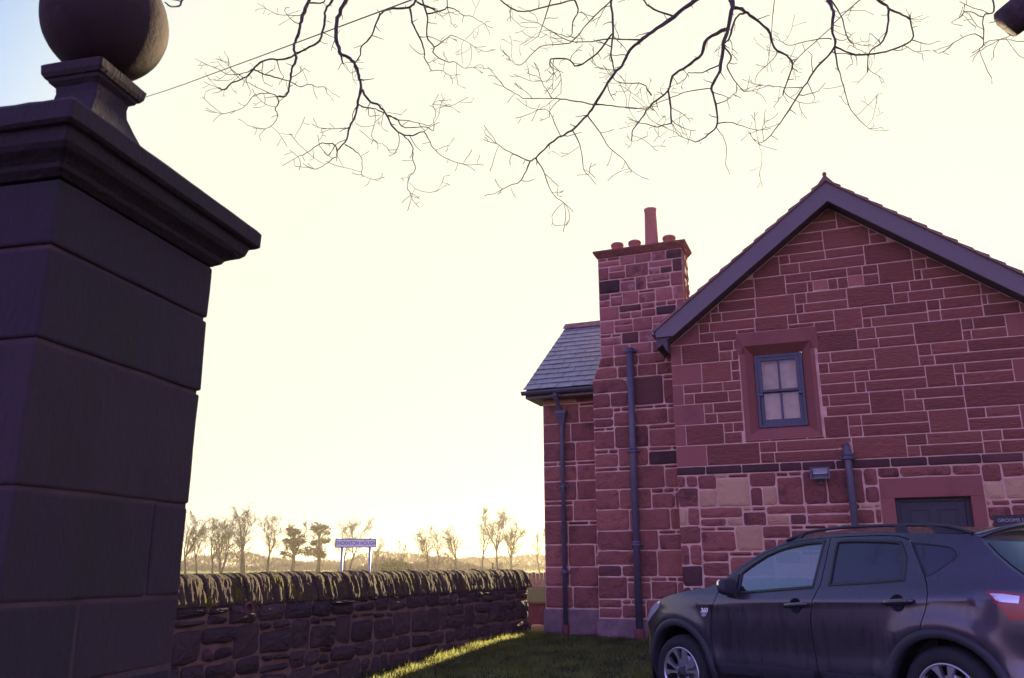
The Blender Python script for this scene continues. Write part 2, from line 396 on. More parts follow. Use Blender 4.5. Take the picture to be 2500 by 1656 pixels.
def grass_mat():
    m, t, b = nodes_of("turf")
    L = t.links.new
    b.inputs["Roughness"].default_value = 0.95; b.inputs["Specular IOR Level"].default_value = 0.1
    g = node(t, "ShaderNodeNewGeometry"); sx = node(t, "ShaderNodeSeparateXYZ"); L(g.outputs["Position"], sx.inputs[0])
    n = node(t, "ShaderNodeTexNoise"); n.inputs["Scale"].default_value = 2.2; n.inputs["Detail"].default_value = 8
    L(g.outputs["Position"], n.inputs["Vector"])
    r = node(t, "ShaderNodeValToRGB")
    r.color_ramp.elements[0].color = (0.022, 0.022, 0.017, 1); r.color_ramp.elements[0].position = 0.3
    r.color_ramp.elements[1].color = (0.044, 0.043, 0.026, 1); r.color_ramp.elements[1].position = 0.7
    L(n.outputs["Fac"], r.inputs["Fac"])
    # beyond the road: rough pasture, a band of young green corn, then brown plough
    n2 = node(t, "ShaderNodeTexNoise"); n2.inputs["Scale"].default_value = 0.012; n2.inputs["Detail"].default_value = 3
    L(g.outputs["Position"], n2.inputs["Vector"])
    ad = node(t, "ShaderNodeMath", operation='MULTIPLY_ADD'); ad.inputs[1].default_value = 60.0
    L(n2.outputs["Fac"], ad.inputs[0]); L(sx.outputs["Y"], ad.inputs[2])
    f = node(t, "ShaderNodeValToRGB"); f.color_ramp.interpolation = 'LINEAR'
    sc = node(t, "ShaderNodeMath", operation='MULTIPLY'); sc.inputs[1].default_value = 1 / 600.0
    L(ad.outputs[0], sc.inputs[0]); L(sc.outputs[0], f.inputs["Fac"])
    e = f.color_ramp.elements
    e[0].position = 0.0; e[0].color = (0.07, 0.08, 0.03, 1)
    e[1].position = 1.0; e[1].color = (0.10, 0.08, 0.06, 1)
    for p, c in ((0.27, (0.085, 0.06, 0.045)), (0.36, (0.09, 0.06, 0.045)), (0.38, (0.16, 0.22, 0.03)), (0.58, (0.16, 0.22, 0.03)), (0.60, (0.10, 0.07, 0.055))):
        q = e.new(p); q.color = (*c, 1)
    far = node(t, "ShaderNodeMapRange"); far.inputs["From Min"].default_value = 22; far.inputs["From Max"].default_value = 40
    L(sx.outputs["Y"], far.inputs["Value"])
    mx = node(t, "ShaderNodeMix", data_type='RGBA')
    L(far.outputs["Result"], mx.inputs["Factor"]); L(r.outputs["Color"], mx.inputs["A"]); L(f.outputs["Color"], mx.inputs["B"])
    L(mx.outputs["Result"], b.inputs["Base Color"])
    nb = node(t, "ShaderNodeTexNoise"); nb.inputs["Scale"].default_value = 30; nb.inputs["Detail"].default_value = 6
    L(g.outputs["Position"], nb.inputs["Vector"])
    bp = node(t, "ShaderNodeBump"); bp.inputs["Strength"].default_value = 0.7; bp.inputs["Distance"].default_value = 0.03
    L(nb.outputs["Fac"], bp.inputs["Height"]); L(bp.outputs["Normal"], b.inputs["Normal"])
    return m
grass_mat()

def ss(x): x = min(1, max(0, x)); return x * x * (3 - 2 * x)
def gz(x, y):
    """height of the ground"""
    z = -0.02 + 0.24 * ss((y - 8.8) / 5.0) + 0.07 * ss((7.6 - y) / 1.6) * ss((x + 0.5) / 2.0)
    z -= 0.22 * ss((y - 24) / 30.0)
    return z

def build_ground():
    xs = sorted(set([-1500, -700, -300, -120, -60, -30] + [round(-16 + 0.8 * i, 2) for i in range(41)] + [30, 60, 120, 300, 700, 1500]))
    ys = sorted(set([-200, -60, -20] + [round(-6 + 0.7 * i, 2) for i in range(50)] + [36, 44, 54, 80, 120, 200, 300, 450, 700, 1000, 1550]))
    v = [(x, y, gz(x, y)) for y in ys for x in xs]; n = len(xs)
    f = [(j * n + i, j * n + i + 1, (j + 1) * n + i + 1, (j + 1) * n + i) for j in range(len(ys) - 1) for i in range(n - 1)]
    tag(mobj("ground", v, f, MAT["turf"], smooth=True), kind="structure")
build_ground()

# ------------------------------------------------------------------ masonry
def clip_half(poly, a, b, c):
    """keep a*x + b*z <= c"""
    out = []
    for i in range(len(poly)):
        p, q = poly[i], poly[(i + 1) % len(poly)]
        dp, dq = a * p[0] + b * p[1] - c, a * q[0] + b * q[1] - c
        if dp <= 0: out.append(p)
        if dp * dq < 0:
            t = dp / (dp - dq); out.append((p[0] + t * (q[0] - p[0]), p[1] + t * (q[1] - p[1])))
    return out
def area(p): return 0.5 * sum(p[i][0] * p[(i + 1) % len(p)][1] - p[(i + 1) % len(p)][0] * p[i][1] for i in range(len(p)))

def soften(poly, r, wob, rnd):
    n = len(poly); out = []
    for i in range(n):
        p0, p1, p2 = poly[i - 1], poly[i], poly[(i + 1) % n]
        d0 = (p0[0] - p1[0], p0[1] - p1[1]); d2 = (p2[0] - p1[0], p2[1] - p1[1])
        l0 = math.hypot(*d0); l2 = math.hypot(*d2)
        if l0 < 1e-5 or l2 < 1e-5: continue
        rr = r * rnd.uniform(0.6, 1.5)
        a = min(rr, 0.4 * l0); c = min(rr, 0.4 * l2)
        out.append((p1[0] + d0[0] / l0 * a, p1[1] + d0[1] / l0 * a))
        if rr > 0.02: out.append((p1[0] + d0[0] / l0 * a * .28 + d2[0] / l2 * c * .28, p1[1] + d0[1] / l0 * a * .28 + d2[1] / l2 * c * .28))
        out.append((p1[0] + d2[0] / l2 * c, p1[1] + d2[1] / l2 * c))
        if l2 > 0.2 and wob > 0:
            k = int(l2 / 0.14)
            for j in range(1, k):
                t = j / k
                out.append((p1[0] + d2[0] * t, p1[1] + d2[1] * t))
    cx = sum(p[0] for p in out) / len(out); cz = sum(p[1] for p in out) / len(out)
    res = []
    for p in out:
        w = rnd.uniform(-wob, wob)
        d = (p[0] - cx, p[1] - cz); l = math.hypot(*d) or 1
        res.append((p[0] + d[0] / l * w, p[1] + d[1] / l * w))
    return res

def inset(poly, k):
    n = len(poly); out = []
    cx = sum(p[0] for p in poly) / n; cz = sum(p[1] for p in poly) / n
    for p in poly:
        d = (cx - p[0], cz - p[1]); l = math.hypot(*d) or 1
        kk = min(k, 0.45 * l)
        # push towards the middle along both axes separately so long stones keep even bevels
        out.append((p[0] + math.copysign(min(k, abs(d[0]) * .5), d[0]), p[1] + math.copysign(min(k, abs(d[1]) * .5), d[1])))
    return out

def stone(name, poly, y, proud, mat, parent, rnd, r=0.006, wob=0.003, bev=0.012, bulge=0.004, tilt=0.0, rot=0.0, org=(0, 0)):
    """one stone on a wall plane facing -y; poly in wall (x, z)"""
    p = soften(poly, r, wob, rnd)
    if len(p) < 3: return None
    cx = sum(q[0] for q in p) / len(p); cz = sum(q[1] for q in p) / len(p)
    n = len(p)
    r2 = inset(p, bev); r3 = inset(r2, bev * 2.5)
    tx, tz = rnd.uniform(-tilt, tilt), rnd.uniform(-tilt, tilt)
    V = []
    for q in p: V.append((q[0] - cx, 0.045, q[1] - cz))
    for q in p: V.append((q[0] - cx, -proud * 0.25, q[1] - cz))
    for q in r2: V.append((q[0] - cx, -proud - (q[0] - cx) * tx - (q[1] - cz) * tz, q[1] - cz))
    for q in r3: V.append((q[0] - cx, -proud - bulge * rnd.uniform(0.2, 1.2) - (q[0] - cx) * tx - (q[1] - cz) * tz, q[1] - cz))
    V.append((0, -proud - bulge * rnd.uniform(0.6, 1.3), 0))
    F = []
    for k in range(3):
        for i in range(n):
            j = (i + 1) % n
            F.append((k * n + i, k * n + j, (k + 1) * n + j, (k + 1) * n + i))
    for i in range(n): F.append((3 * n + i, 3 * n + (i + 1) % n, 4 * n))
    o = mobj(name, V, F, mat, parent)
    if rot:
        o.location = (org[0] - y * 1.0, org[1] + cx, cz); o.rotation_euler = (0, 0, rot)
    else:
        o.location = (cx, y, cz)
    return o

def sub_hole(rects, hole, mn=0.05):
    hx0, hx1, hz0, hz1 = hole; out = []
    for (x0, x1, z0, z1) in rects:
        if x1 <= hx0 or x0 >= hx1 or z1 <= hz0 or z0 >= hz1: out.append((x0, x1, z0, z1)); continue
        for q in ((x0, min(x1, hx0), z0, z1), (max(x0, hx1), x1, z0, z1), (max(x0, hx0), min(x1, hx1), z0, min(z1, hz0)), (max(x0, hx0), min(x1, hx1), max(z0, hz1), z1)):
            if q[1] - q[0] > mn and q[3] - q[2] > mn * 0.6: out.append(q)
    return out

def lay_ashlar(x0f, x1f, z0, hs, rnd, tall=(0.36, 0.78), span=(0.65, 1.35), ptall=0.5):
    """squared coursed stone: tall blocks between pairs of half-height rows"""
    out = []; z = z0; kk = 0
    for h in hs:
        x = x0f(kk); xe = x1f(kk); last = rnd.random() < .5
        while x < xe - 0.02:
            if not last and rnd.random() < ptall + .25:
                w = rnd.uniform(*tall)
                if xe - x - w < 0.2: w = xe - x
                out.append((x, x + w, z, z + h)); x += w; last = True
            else:
                w = rnd.uniform(*span)
                if xe - x - w < 0.25: w = xe - x
                m = z + h * rnd.choice((0.5, 0.5, 0.5, 0.46, 0.54))
                for (a, b) in ((z, m), (m, z + h)):
                    k = 1 if w < .42 else (rnd.choice((1, 2, 2, 2)) if w < .66 else (2 if w < .95 else rnd.choice((2, 3, 3))))
                    cuts = [0] + sorted(min(.88, max(.12, (i + rnd.uniform(.25, .75)) / k if k > 1 else 0)) for i in range(k - 1)) + [1]
                    for i in range(len(cuts) - 1): out.append((x + w * cuts[i], x + w * cuts[i + 1], a, b))
                x += w; last = False
        z += h; kk += 1
    return out

def lay_rubble(x0, x1, z0, z1, rnd, hr=(0.2, 0.33), wr=(0.22, 0.6), split=0.25, filler=0.25):
    """coursed rubble: big stones, some split in two, some with a thin packing stone above"""
    out = []; z = z0
    while z < z1 - 0.02:
        h = rnd.uniform(*hr)
        if z1 - z - h < hr[0] * 0.6: h = z1 - z
        x = x0
        while x < x1 - 0.02:
            w = rnd.uniform(*wr)
            if x1 - x - w < wr[0] * 0.7: w = x1 - x
            q = rnd.random()
            if q < filler and h > .16:
                t = z + h - rnd.uniform(0.055, 0.085)
                out.append((x, x + w, z, t))
                c = x + w * rnd.uniform(.35, .65)
                if w > .3: out += [(x, c, t, z + h), (c, x + w, t, z + h)]
                else: out.append((x, x + w, t, z + h))
            elif q < filler + split and h > .2:
                m = z + h * rnd.uniform(.4, .6)
                if rnd.random() < .5 or w < .3: out += [(x, x + w, z, m), (x, x + w, m, z + h)]
                else:
                    c = x + w * rnd.uniform(.35, .65); out += [(x, c, z, m), (c, x + w, z, m), (x, x + w, m, z + h)]
            else: out.append((x, x + w, z, z + h))
            x += w
        z += h
    return out

def rp(r, g): return [(r[0] + g, r[2] + g), (r[1] - g, r[2] + g), (r[1] - g, r[3] - g), (r[0] + g, r[3] - g)]

# ------------------------------------------------------------------ the cottage
ZB = 1.09                                  # eye height above the cottage's ground line
HO = Vector((2.5134, 13.0, H - ZB))
house = empty("stone_cottage", HO, -HYAW, "red sandstone cottage with steep gable, sash window and tall square chimney", "cottage")
rh = random.Random(11)
AP, SL = 2.53, 0.765                       # apex position and slope of the gable
G0 = 3.37 + ZB                             # soffit line at the left corner
def gable(u): return G0 + SL * (u if u < AP else 2 * AP - u)
WIN = (1.035, 2.165, 1.80 + ZB, 3.44 + ZB)
DOOR = (2.80, 4.095, -0.2, 1.16 + ZB)
BAND0, BAND1 = 1.31 + ZB, 1.44 + ZB
WD = 6.5
OPN = (1.244, 1.945, 1.985 + ZB, 3.105 + ZB)   # sash opening
def wall_with_holes(name, poly, holes, mat, parent, y0, y1):
    """flat wall with rectangular openings and real reveals"""
    pts = [Vector(p) for p in poly]; ed = [(i, (i + 1) % len(poly)) for i in range(len(poly))]
    for h in holes:
        b = len(pts); pts += [Vector(q) for q in ((h[0], h[2]), (h[1], h[2]), (h[1], h[3]), (h[0], h[3]))]
        ed += [(b, b + 1), (b + 1, b + 2), (b + 2, b + 3), (b + 3, b)]
    vs, es, fs, *_ = delaunay_2d_cdt(pts, ed, [], 1, 1e-5)
    keep = []
    for f in fs:
        c = sum((vs[i] for i in f), Vector((0, 0))) / len(f)
        if not any(h[0] < c.x < h[1] and h[2] < c.y < h[3] for h in holes): keep.append(list(f))
    n = len(vs)
    V = [(v.x, y0, v.y) for v in vs] + [(v.x, y1, v.y) for v in vs]
    F = []
    for f in keep:
        a = area([(vs[i].x, vs[i].y) for i in f])
        if a < 0: f = f[::-1]
        F.append(tuple(f)); F.append(tuple(i + n for i in f[::-1]))
    cnt = {}
    for f in F[::2]:
        for i in range(len(f)):
            e = (f[i], f[(i + 1) % len(f)]); cnt[e] = 1
    for (a, b) in list(cnt):
        if (b, a) not in cnt: F.append((b, a, a + n, b + n))
    return mobj(name, V, F, mat, parent)

gw = wall_with_holes("gable_wall", [(0, -0.3), (2 * AP, -0.3), (2 * AP, G0), (AP, gable(AP)), (0, G0)],
                     [(1.124, 2.076, 1.864 + ZB, 3.236 + ZB), (2.98, 3.93, -0.25, 0.885 + ZB)], MAT["lime mortar"], house, 0.0, 0.35)
# quoins, ashlar, plinth band, rubble
hs = [0.3183] * 13
qw = [0.46 if k % 2 == 0 else 0.165 for k in range(13)]
qw2 = [0.40 if k % 2 else 0.2 for k in range(13)]
def gclip(p, g=0.02): return clip_half(clip_half(p, -SL, 1, G0 - g), SL, 1, G0 + SL * 2 * AP - g)
for k in range(13):
    z = BAND1 + k * 0.3183
    if z > G0 + 0.05: break
    for (a, b) in ((-0.004, qw[k]), (2 * AP - qw2[k], 2 * AP + 0.004)):
        p = gclip(rp((a, b, z, z + 0.3183), 0.006))
        if len(p) > 2 and area(p) > 0.004: stone("quoin_stone", p, 0, 0.006, MAT["dressed red sandstone"], gw, rh, wob=0.001, bev=0.004, bulge=0.001)
rects = lay_ashlar(lambda k: qw[k] if BAND1 + k * .3183 < G0 + .05 else 0, lambda k: 2 * AP - qw2[k] if BAND1 + k * .3183 < G0 + .05 else 2 * AP, BAND1, hs, rh)
VENTS = [(2.205, 2.418, 4.010 + ZB, 4.152 + ZB), (2.70, 2.914, 4.012 + ZB, 4.165 + ZB)]
rects = sub_hole(rects, WIN)
for vt in VENTS: rects = sub_hole(rects, vt)
for q in rects:
    p = gclip(rp(q, 0.0085))
    if len(p) > 2 and area(p) > 0.0035: stone("ashlar_stone", p, 0, rh.uniform(.006, .011), MAT["ashlar red sandstone"], gw, rh, r=.006, wob=.0022, bev=.010, bulge=.006, tilt=.012)
x = -0.012; rb = random.Random(3)
for wd in (0.44, 0.53, 0.54, 0.31, 0.46, 0.72, 0.47, 0.66, 0.5, 0.5):
    x1 = min(x + wd, 2 * AP + .012)
    if x1 - x > .1:
        stone("band_stone", rp((x, x1, BAND0, BAND1), 0.008), 0, 0.022, MAT["sooty sandstone"], gw, rb, r=.012, wob=.004, bev=.012, bulge=.004)
    x = x1
rr_ = random.Random(23)
rects = lay_rubble(0.30, 2 * AP, -0.1, BAND0, rr_, hr=(.27, .40), wr=(.26, .66), split=.34, filler=.34)
z = -0.1; kk = 0
while z < BAND0 - .05:                      # corner stones of the old wall
    h = rr_.uniform(.26, .34)
    if BAND0 - z - h < .16: h = BAND0 - z
    w = .30 if kk % 2 else .12
    rects.append((-.012, w, z, z + h))
    if w < .3: rects.append((w, .30, z, z + h))
    z += h; kk += 1
rects = sub_hole(rects, DOOR)
for q in rects:
    p = rp(q, 0.012)
    if area(p) < .001: continue
    m = MAT[rr_.choices(("old red sandstone", "buff sandstone", "sooty sandstone"), (0.76, 0.20, 0.04))[0]]
    big = (q[1] - q[0]) * (q[3] - q[2]) > .03
    stone("rubble_stone", p, 0, rr_.uniform(.006, .016), m, gw, rr_, r=.03 if big else .018, wob=.007, bev=.012, bulge=.012, tilt=.03)

# rest of the main block: back walls, roof, verge boards
sw = MB()
sw.box(0.0, 0.35, 0.352, WD, -0.3, G0 - .02).box(2 * AP - .35, 2 * AP, 0.352, WD, -0.3, G0 - .02)
sw.prism([(0.352, -0.3), (2 * AP - .352, -.3), (2 * AP - .352, G0), (AP, gable(AP) - .3), (0.352, G0)], WD - .35, WD)
sw.obj("side_wall", MAT["old red sandstone"], house)
def slope_pts(side, d):                    # point on the soffit line at plan distance d from the apex
    u = AP - d if side < 0 else AP + d
    return u, gable(AP) - SL * d
for side in (-1, 1):
    d1 = AP + 0.17
    def line(d, off):
        u, z = slope_pts(side, d); return (u, z + off)
    poly = [line(0, 0.02), line(0, 0.30), line(d1, 0.30), line(d1, 0.02)]
    if side > 0: poly = poly[::-1]
    rf = MB().prism(poly, -0.255, WD + .2).obj("main_roof", MAT["soffit board"], house)
    # stone tile courses, each lapping the one below
    nC = 15
    for k in range(nC):
        a, b = d1 - (d1 + .0) * k / nC, d1 - d1 * (k + 1) / nC
        lo, hi = 0.332 + rh.uniform(-.005, .006), 0.316
        e = 0.030 + rh.uniform(-.006, .008)
        q = [line(a + .03, .302), line(b - .02 if b > .05 else b, .302), line(b - .02 if b > .05 else b, hi + .012), line(a + .03, lo + .03)]
        if side < 0: q = q[::-1] if area(q) < 0 else q
        if area(q) < 0: q = q[::-1]
        MB().prism(q, -0.30 - e, WD + .2).obj("roof_tile_course", MAT["roof tile stone"], rf)
    # bargeboard
    bb = [line(-0.0, -0.01), line(0.0, 0.30), line(d1 - .0, 0.30), line(d1 - .0, .0 + .10), line(d1 - .27, -0.01)]
    bb[3] = (line(d1, 0)[0], line(d1 - .27, -0.01)[1])
    if area(bb) < 0: bb = bb[::-1]
    MB().prism(bb, -0.30, -0.258).obj("bargeboard", MAT["grey paint"], house)
    # boxed eaves end under the board and gutter end
    u = -0.155 if side < 0 else 2 * AP + .155
    zz = line(d1 - .27, -0.01)[1]
    s = 1 if side < 0 else -1
    tri = [(u + s * .02, zz), (u + s * .15, zz - .24), (u + s * .155, zz - .002)]
    if area(tri) < 0: tri = tri[::-1]
    MB().prism(tri, -0.25, -.01).obj("eaves_bracket", MAT["soffit board"], house)
    g = MB(); cz = zz + .10
    prof = [(u - s * .055 + .055 * math.cos(t), cz + .055 * math.sin(t)) for t in [math.pi + math.pi * i / 8 for i in range(9)]]
    prof += [(px * .0 + u - s * .055 + (px - (u - s * .055)) * .85, cz + (pz - cz) * .85 + .004) for px, pz in prof[::-1]]
    if area(prof) < 0: prof = prof[::-1]
    g.prism(prof, -0.28, WD)
    g.obj("eaves_gutter", MAT["cast iron"], house)
rt_ = MB()
zt = gable(AP) + 0.345
rt_.prism([(AP - .15, zt - .13), (AP - .13, zt - .135), (AP, zt - .03), (AP + .13, zt - .135), (AP + .15, zt - .13), (AP + .02, zt + .035), (AP - .02, zt + .035)], -0.34, WD + .2)
rdg = rt_.obj("ridge_tile", MAT["roof tile stone"], house)
MB().lathe([(0.001, zt + .12), (.02, zt + .115), (.032, zt + .095), (.03, zt + .07), (.02, zt + .05), (.026, zt + .03), (.026, zt - .0)], 12, c=(AP, -.29, 0)).obj("ridge_finial", MAT["roof tile stone"], house, True)

# sash window with a splayed stone surround
wn = empty("window"); wn.parent = house
def splay(name, outer, inner, mat=MAT["dressed red sandstone"], d=0.15):
    """surround piece: outer polygon on the wall face, inner edge (2 points) set back by d"""
    (a, b, c, e), (i0, i1) = outer, inner      # a->b is the edge that splays inwards to i0->i1
    V = [(a[0], -.012, a[1]), (b[0], -.012, b[1]), (c[0], -.012, c[1]), (e[0], -.012, e[1]),
         (i0[0], d, i0[1]), (i1[0], d, i1[1]), (a[0], .05, a[1]), (b[0], .05, b[1]), (c[0], .05, c[1]), (e[0], .05, e[1])]
    F = [(0, 1, 2, 3), (1, 0, 4, 5), (2, 1, 7, 8), (0, 3, 9, 6), (3, 2, 8, 9), (0, 6, 4), (1, 5, 7)]
    o = mobj(name, V, F, mat, wn); return o
z0w, z1w = 1.80 + ZB, 3.44 + ZB
oz0, oz1 = 1.865 + ZB, 3.235 + ZB            # opening on the wall face
ox0, ox1 = 1.125, 2.075
iz0, iz1 = 1.985 + ZB, 3.11 + ZB
splay("lintel", ((ox1, oz1), (ox0, oz1), (1.012, z1w), (2.192, z1w)), ((1.945, iz1), (1.244, iz1)))
mobj("lintel_ear", [(1.012, -.012, z1w), (1.012, -.012, 3.115 + ZB), (ox0, -.012, 3.115 + ZB), (ox0, -.012, oz1), (2.075, -.012, oz1), (2.075, -.012, 3.115 + ZB), (2.192, -.012, 3.115 + ZB), (2.192, -.012, z1w)],
     [(0, 1, 2, 3), (4, 5, 6, 7)], MAT["dressed red sandstone"], wn)
splay("sill", ((ox0, oz0), (ox1, oz0), (2.13, z0w), (1.045, z0w)), ((1.244, iz0), (1.945, iz0)))
splay("jamb", ((ox0, oz1), (ox0, oz0), (1.05, 1.805 + ZB), (1.05, 3.11 + ZB)), ((1.244, iz1), (1.244, iz0)))
splay("jamb", ((ox1, oz0), (ox1, oz1), (2.132, 3.11 + ZB), (2.132, 1.805 + ZB)), ((1.945, iz0), (1.945, iz1)))
fx0, fx1, fz0, fz1 = 1.246, 1.943, 1.987 + ZB, 3.103 + ZB
fm = MB(); T = .042
fm.box(fx0, fx0 + T, .125, .2, fz0, fz1, .004).box(fx1 - T, fx1, .125, .2, fz0, fz1, .004)
fm.box(fx0 + T, fx1 - T, .125, .2, fz1 - T, fz1, .004).box(fx0 + T, fx1 - T, .12, .2, fz0, fz0 + .05, .004)
fm.obj("frame", MAT["dark grey paint"], wn)
mid = (fz0 + fz1) / 2
def sash(z0, z1, y, bot, top):
    m = MB(); a, b = fx0 + T + .002, fx1 - T - .002; c = (a + b) / 2
    m.box(a, a + .055, y, y + .04, z0, z1, .004).box(b - .055, b, y, y + .04, z0, z1, .004)
    m.box(a + .055, b - .055, y, y + .04, z0, z0 + bot, .004).box(a + .055, b - .055, y, y + .04, z1 - top, z1, .004)
    m.box(c - .017, c + .017, y + .004, y + .036, z0 + bot, z1 - top, .003)
    s = m.obj("sash", MAT["dark grey paint"], wn)
    for (p, q) in ((a + .055, c - .017), (c + .017, b - .055)):
        MB().box(p - .003, q + .003, y + .018, y + .022, z0 + bot - .003, z1 - top + .003).obj("pane", MAT["window glass"], wn)
    return s
sash(mid - .02, fz1 - T - .002, .128, .04, .05)
sash(fz0 + .052, mid + .02, .172, .075, .045)
MB().box(fx0 + .01, fx0 + .09, .122, .15, mid - .075, mid - .02, .006).box(fx1 - .09, fx1 - .01, .122, .15, mid - .075, mid - .02, .006).obj("sash_horn", MAT["dark grey paint"], wn)
bl = MB().box(fx0 + .02, fx1 - .02, .235, .245, fz0 + .02, fz1 - .02).obj("blind", MAT["blind"], wn)

# terracotta air bricks: lattice of bars over a black sheet painted as the shade in the holes
for (a, b, c, d) in VENTS:
    v = MB(); n, mrow = 8, 5
    g = .012; w = (b - a - 2 * g); hh = (d - c - 2 * g)
    v.box(a + g - .008, b - g + .008, -.012, .0, c + g - .008, c + g).box(a + g - .008, b - g + .008, -.012, .0, d - g, d - g + .008)
    for i in range(n + 1):
        x = a + g + w * i / n; v.box(x - .0075, x + .0075, -.011, .0, c + g, d - g)
    for j in range(mrow + 1):
        z = c + g + hh * j / mrow; v.box(a + g, b - g, -.010, -.0, z - .0065, z + .0065)
    vo = v.obj("air_vent", MAT["clay"], house)
    MB().box(a + g, b - g, -.0018, .0, c + g, d - g).obj("vent_shade", MAT["hole shade black"], vo)

# door
dr = empty("door"); dr.parent = house
MB().box(2.81, 4.088, -.014, .05, 0.886 + ZB, 1.155 + ZB, .006).obj("lintel", MAT["dressed red sandstone"], dr)
for (a, b) in ((2.805, 2.985), (3.925, 4.09)):
    MB().box(a, b, -.013, .2, -.1, 0.884 + ZB, .006).obj("jamb", MAT["dressed red sandstone"], dr)
dm = MB(); a, b, zt_ = 2.987, 3.923, .884 + ZB
dm.box(a, a + .06, .13, .2, -.1, zt_).box(b - .06, b, .13, .2, -.1, zt_).box(a + .06, b - .06, .13, .2, zt_ - .05, zt_)
dm.obj("frame", MAT["door paint"], dr)
a += .063; b -= .063; zt_ -= .053; c = (a + b) / 2
dl = MB().box(a, b, .165, .2, -.05, zt_)
dl.box(a, a + .1, .15, .165, -.05, zt_, .003).box(b - .1, b, .15, .165, -.05, zt_, .003).box(c - .05, c + .05, .15, .165, -.05, zt_, .003)
dl.box(a + .1, b - .1, .151, .165, zt_ - .11, zt_, .003).box(a + .1, b - .1, .151, .165, .75, .92, .003).box(a + .1, b - .1, .151, .165, -.05, .15, .003)
dl.obj("door_leaf", MAT["door paint"], dr)
for (p, q) in ((a + .13, c - .08), (c + .08, b - .13)):
    MB().box(p, q, .155, .166, .95, zt_ - .14, .004).obj("door_panel", MAT["door paint"], dr)

# chimney stack standing out from the wall left of the gable
cy = 0.35
CB = -0.05
cpoly = [(-1.40, CB), (0.20, CB), (0.20, 5.11 + ZB), (-1.24, 5.11 + ZB), (-1.24, 3.36 + ZB), (-1.39, 2.98 + ZB)]
ch = MB().prism(cpoly, cy, cy + .5).obj("chimney_stack", MAT["lime mortar"], house)
rc = random.Random(31)
def cclip(p): return clip_half(p, -1.0, 0.15 / .38, 1.39 + (2.98 + ZB) * 0.15 / .38 - .012 + 0.0) if True else p
lo = lay_rubble(-1.402, 0.205, 0.30, 2.98 + ZB, rc, hr=(.28, .40), wr=(.34, .66), split=.10, filler=.34)
midl = lay_rubble(-1.402, 0.205, 2.98 + ZB, 3.36 + ZB, rc, hr=(.19, .2), wr=(.3, .5), split=.1, filler=.1)
hi = lay_rubble(-1.242, 0.205, 3.36 + ZB, 5.11 + ZB, rc, hr=(.17, .25), wr=(.18, .42), split=.25, filler=.2)
for grp, soot in ((lo, .06), (midl, .05), (hi, .14)):
    for q in grp:
        p = rp(q, .010)
        if grp is midl: p = cclip(p)
        if len(p) < 3 or area(p) < .001: continue
        mm = MAT["sooty sandstone"] if rc.random() < soot * (1.6 if q[2] > 5.5 else .8) else MAT["chimney sandstone" if grp is hi else "old red sandstone"]
        stone("chimney_stone", p, cy, rc.uniform(.006, .018), mm, ch, rc, r=.028 if grp is not hi else .012, wob=.006, bev=.012, bulge=.010, tilt=.03)
for q in lay_rubble(0.0, .5, 3.3 + ZB, 5.11 + ZB, rc, hr=(.17, .25), wr=(.22, .34), split=.1, filler=.1):
    p = rp(q, .010)
    if area(p) < .001: continue
    stone("chimney_stone", p, 0, rc.uniform(.008, .02), MAT["chimney sandstone"], ch, rc, r=.012, wob=.006, bev=.012, bulge=.012, tilt=.05, rot=math.pi / 2, org=(.20, cy))
cap = MB()
zc = 5.11 + ZB
def frus(m, x0, x1, y0, y1, z0, g, z1):
    m.add([(x0, y0, z0), (x1, y0, z0), (x1, y1, z0), (x0, y1, z0), (x0 - g, y0 - g, z1), (x1 + g, y0 - g, z1), (x1 + g, y1 + g, z1), (x0 - g, y1 + g, z1)],
          [(0, 3, 2, 1), (4, 5, 6, 7), (0, 1, 5, 4), (1, 2, 6, 5), (2, 3, 7, 6), (3, 0, 4, 7)])
frus(cap, -1.255, .225, cy - .015, cy + .515, zc + .002, .055, zc + .085)
cap.box(-1.312, .282, cy - .072, cy + .572, zc + .087, zc + .125, .008)
cap.obj("chimney_cap", MAT["old red sandstone"], ch)
ztop = zc + .125
for px in (-.95, -.64, -.04):
    pot = MB().lathe([(.10, ztop), (.097, ztop + .13), (.106, ztop + .135), (.108, ztop + .195), (.085, ztop + .21), (.001, ztop + .215)], 20, c=(px, cy + .25, 0)).obj("chimney_pot", MAT["clay"], ch, True)
    hm = MB()
    for k in range(14):
        th = 2 * math.pi * k / 14
        hm.box(px + .107 * math.cos(th) - .007, px + .107 * math.cos(th) + .007, cy + .25 + .107 * math.sin(th) - .007, cy + .25 + .107 * math.sin(th) + .007, ztop + .155, ztop + .175)
    hm.obj("pot_vent_shade", MAT["hole shade black"], ch)  # black studs painted as the shade inside the pot's holes
MB().lathe([(.120, ztop), (.118, ztop + .03), (.100, ztop + .70), (.110, ztop + .72), (.110, ztop + .755), (.088, ztop + .755), (.088, ztop + .4)], 24, c=(-.34, cy + .25, 0)).obj("chimney_pot", MAT["clay"], ch, True)

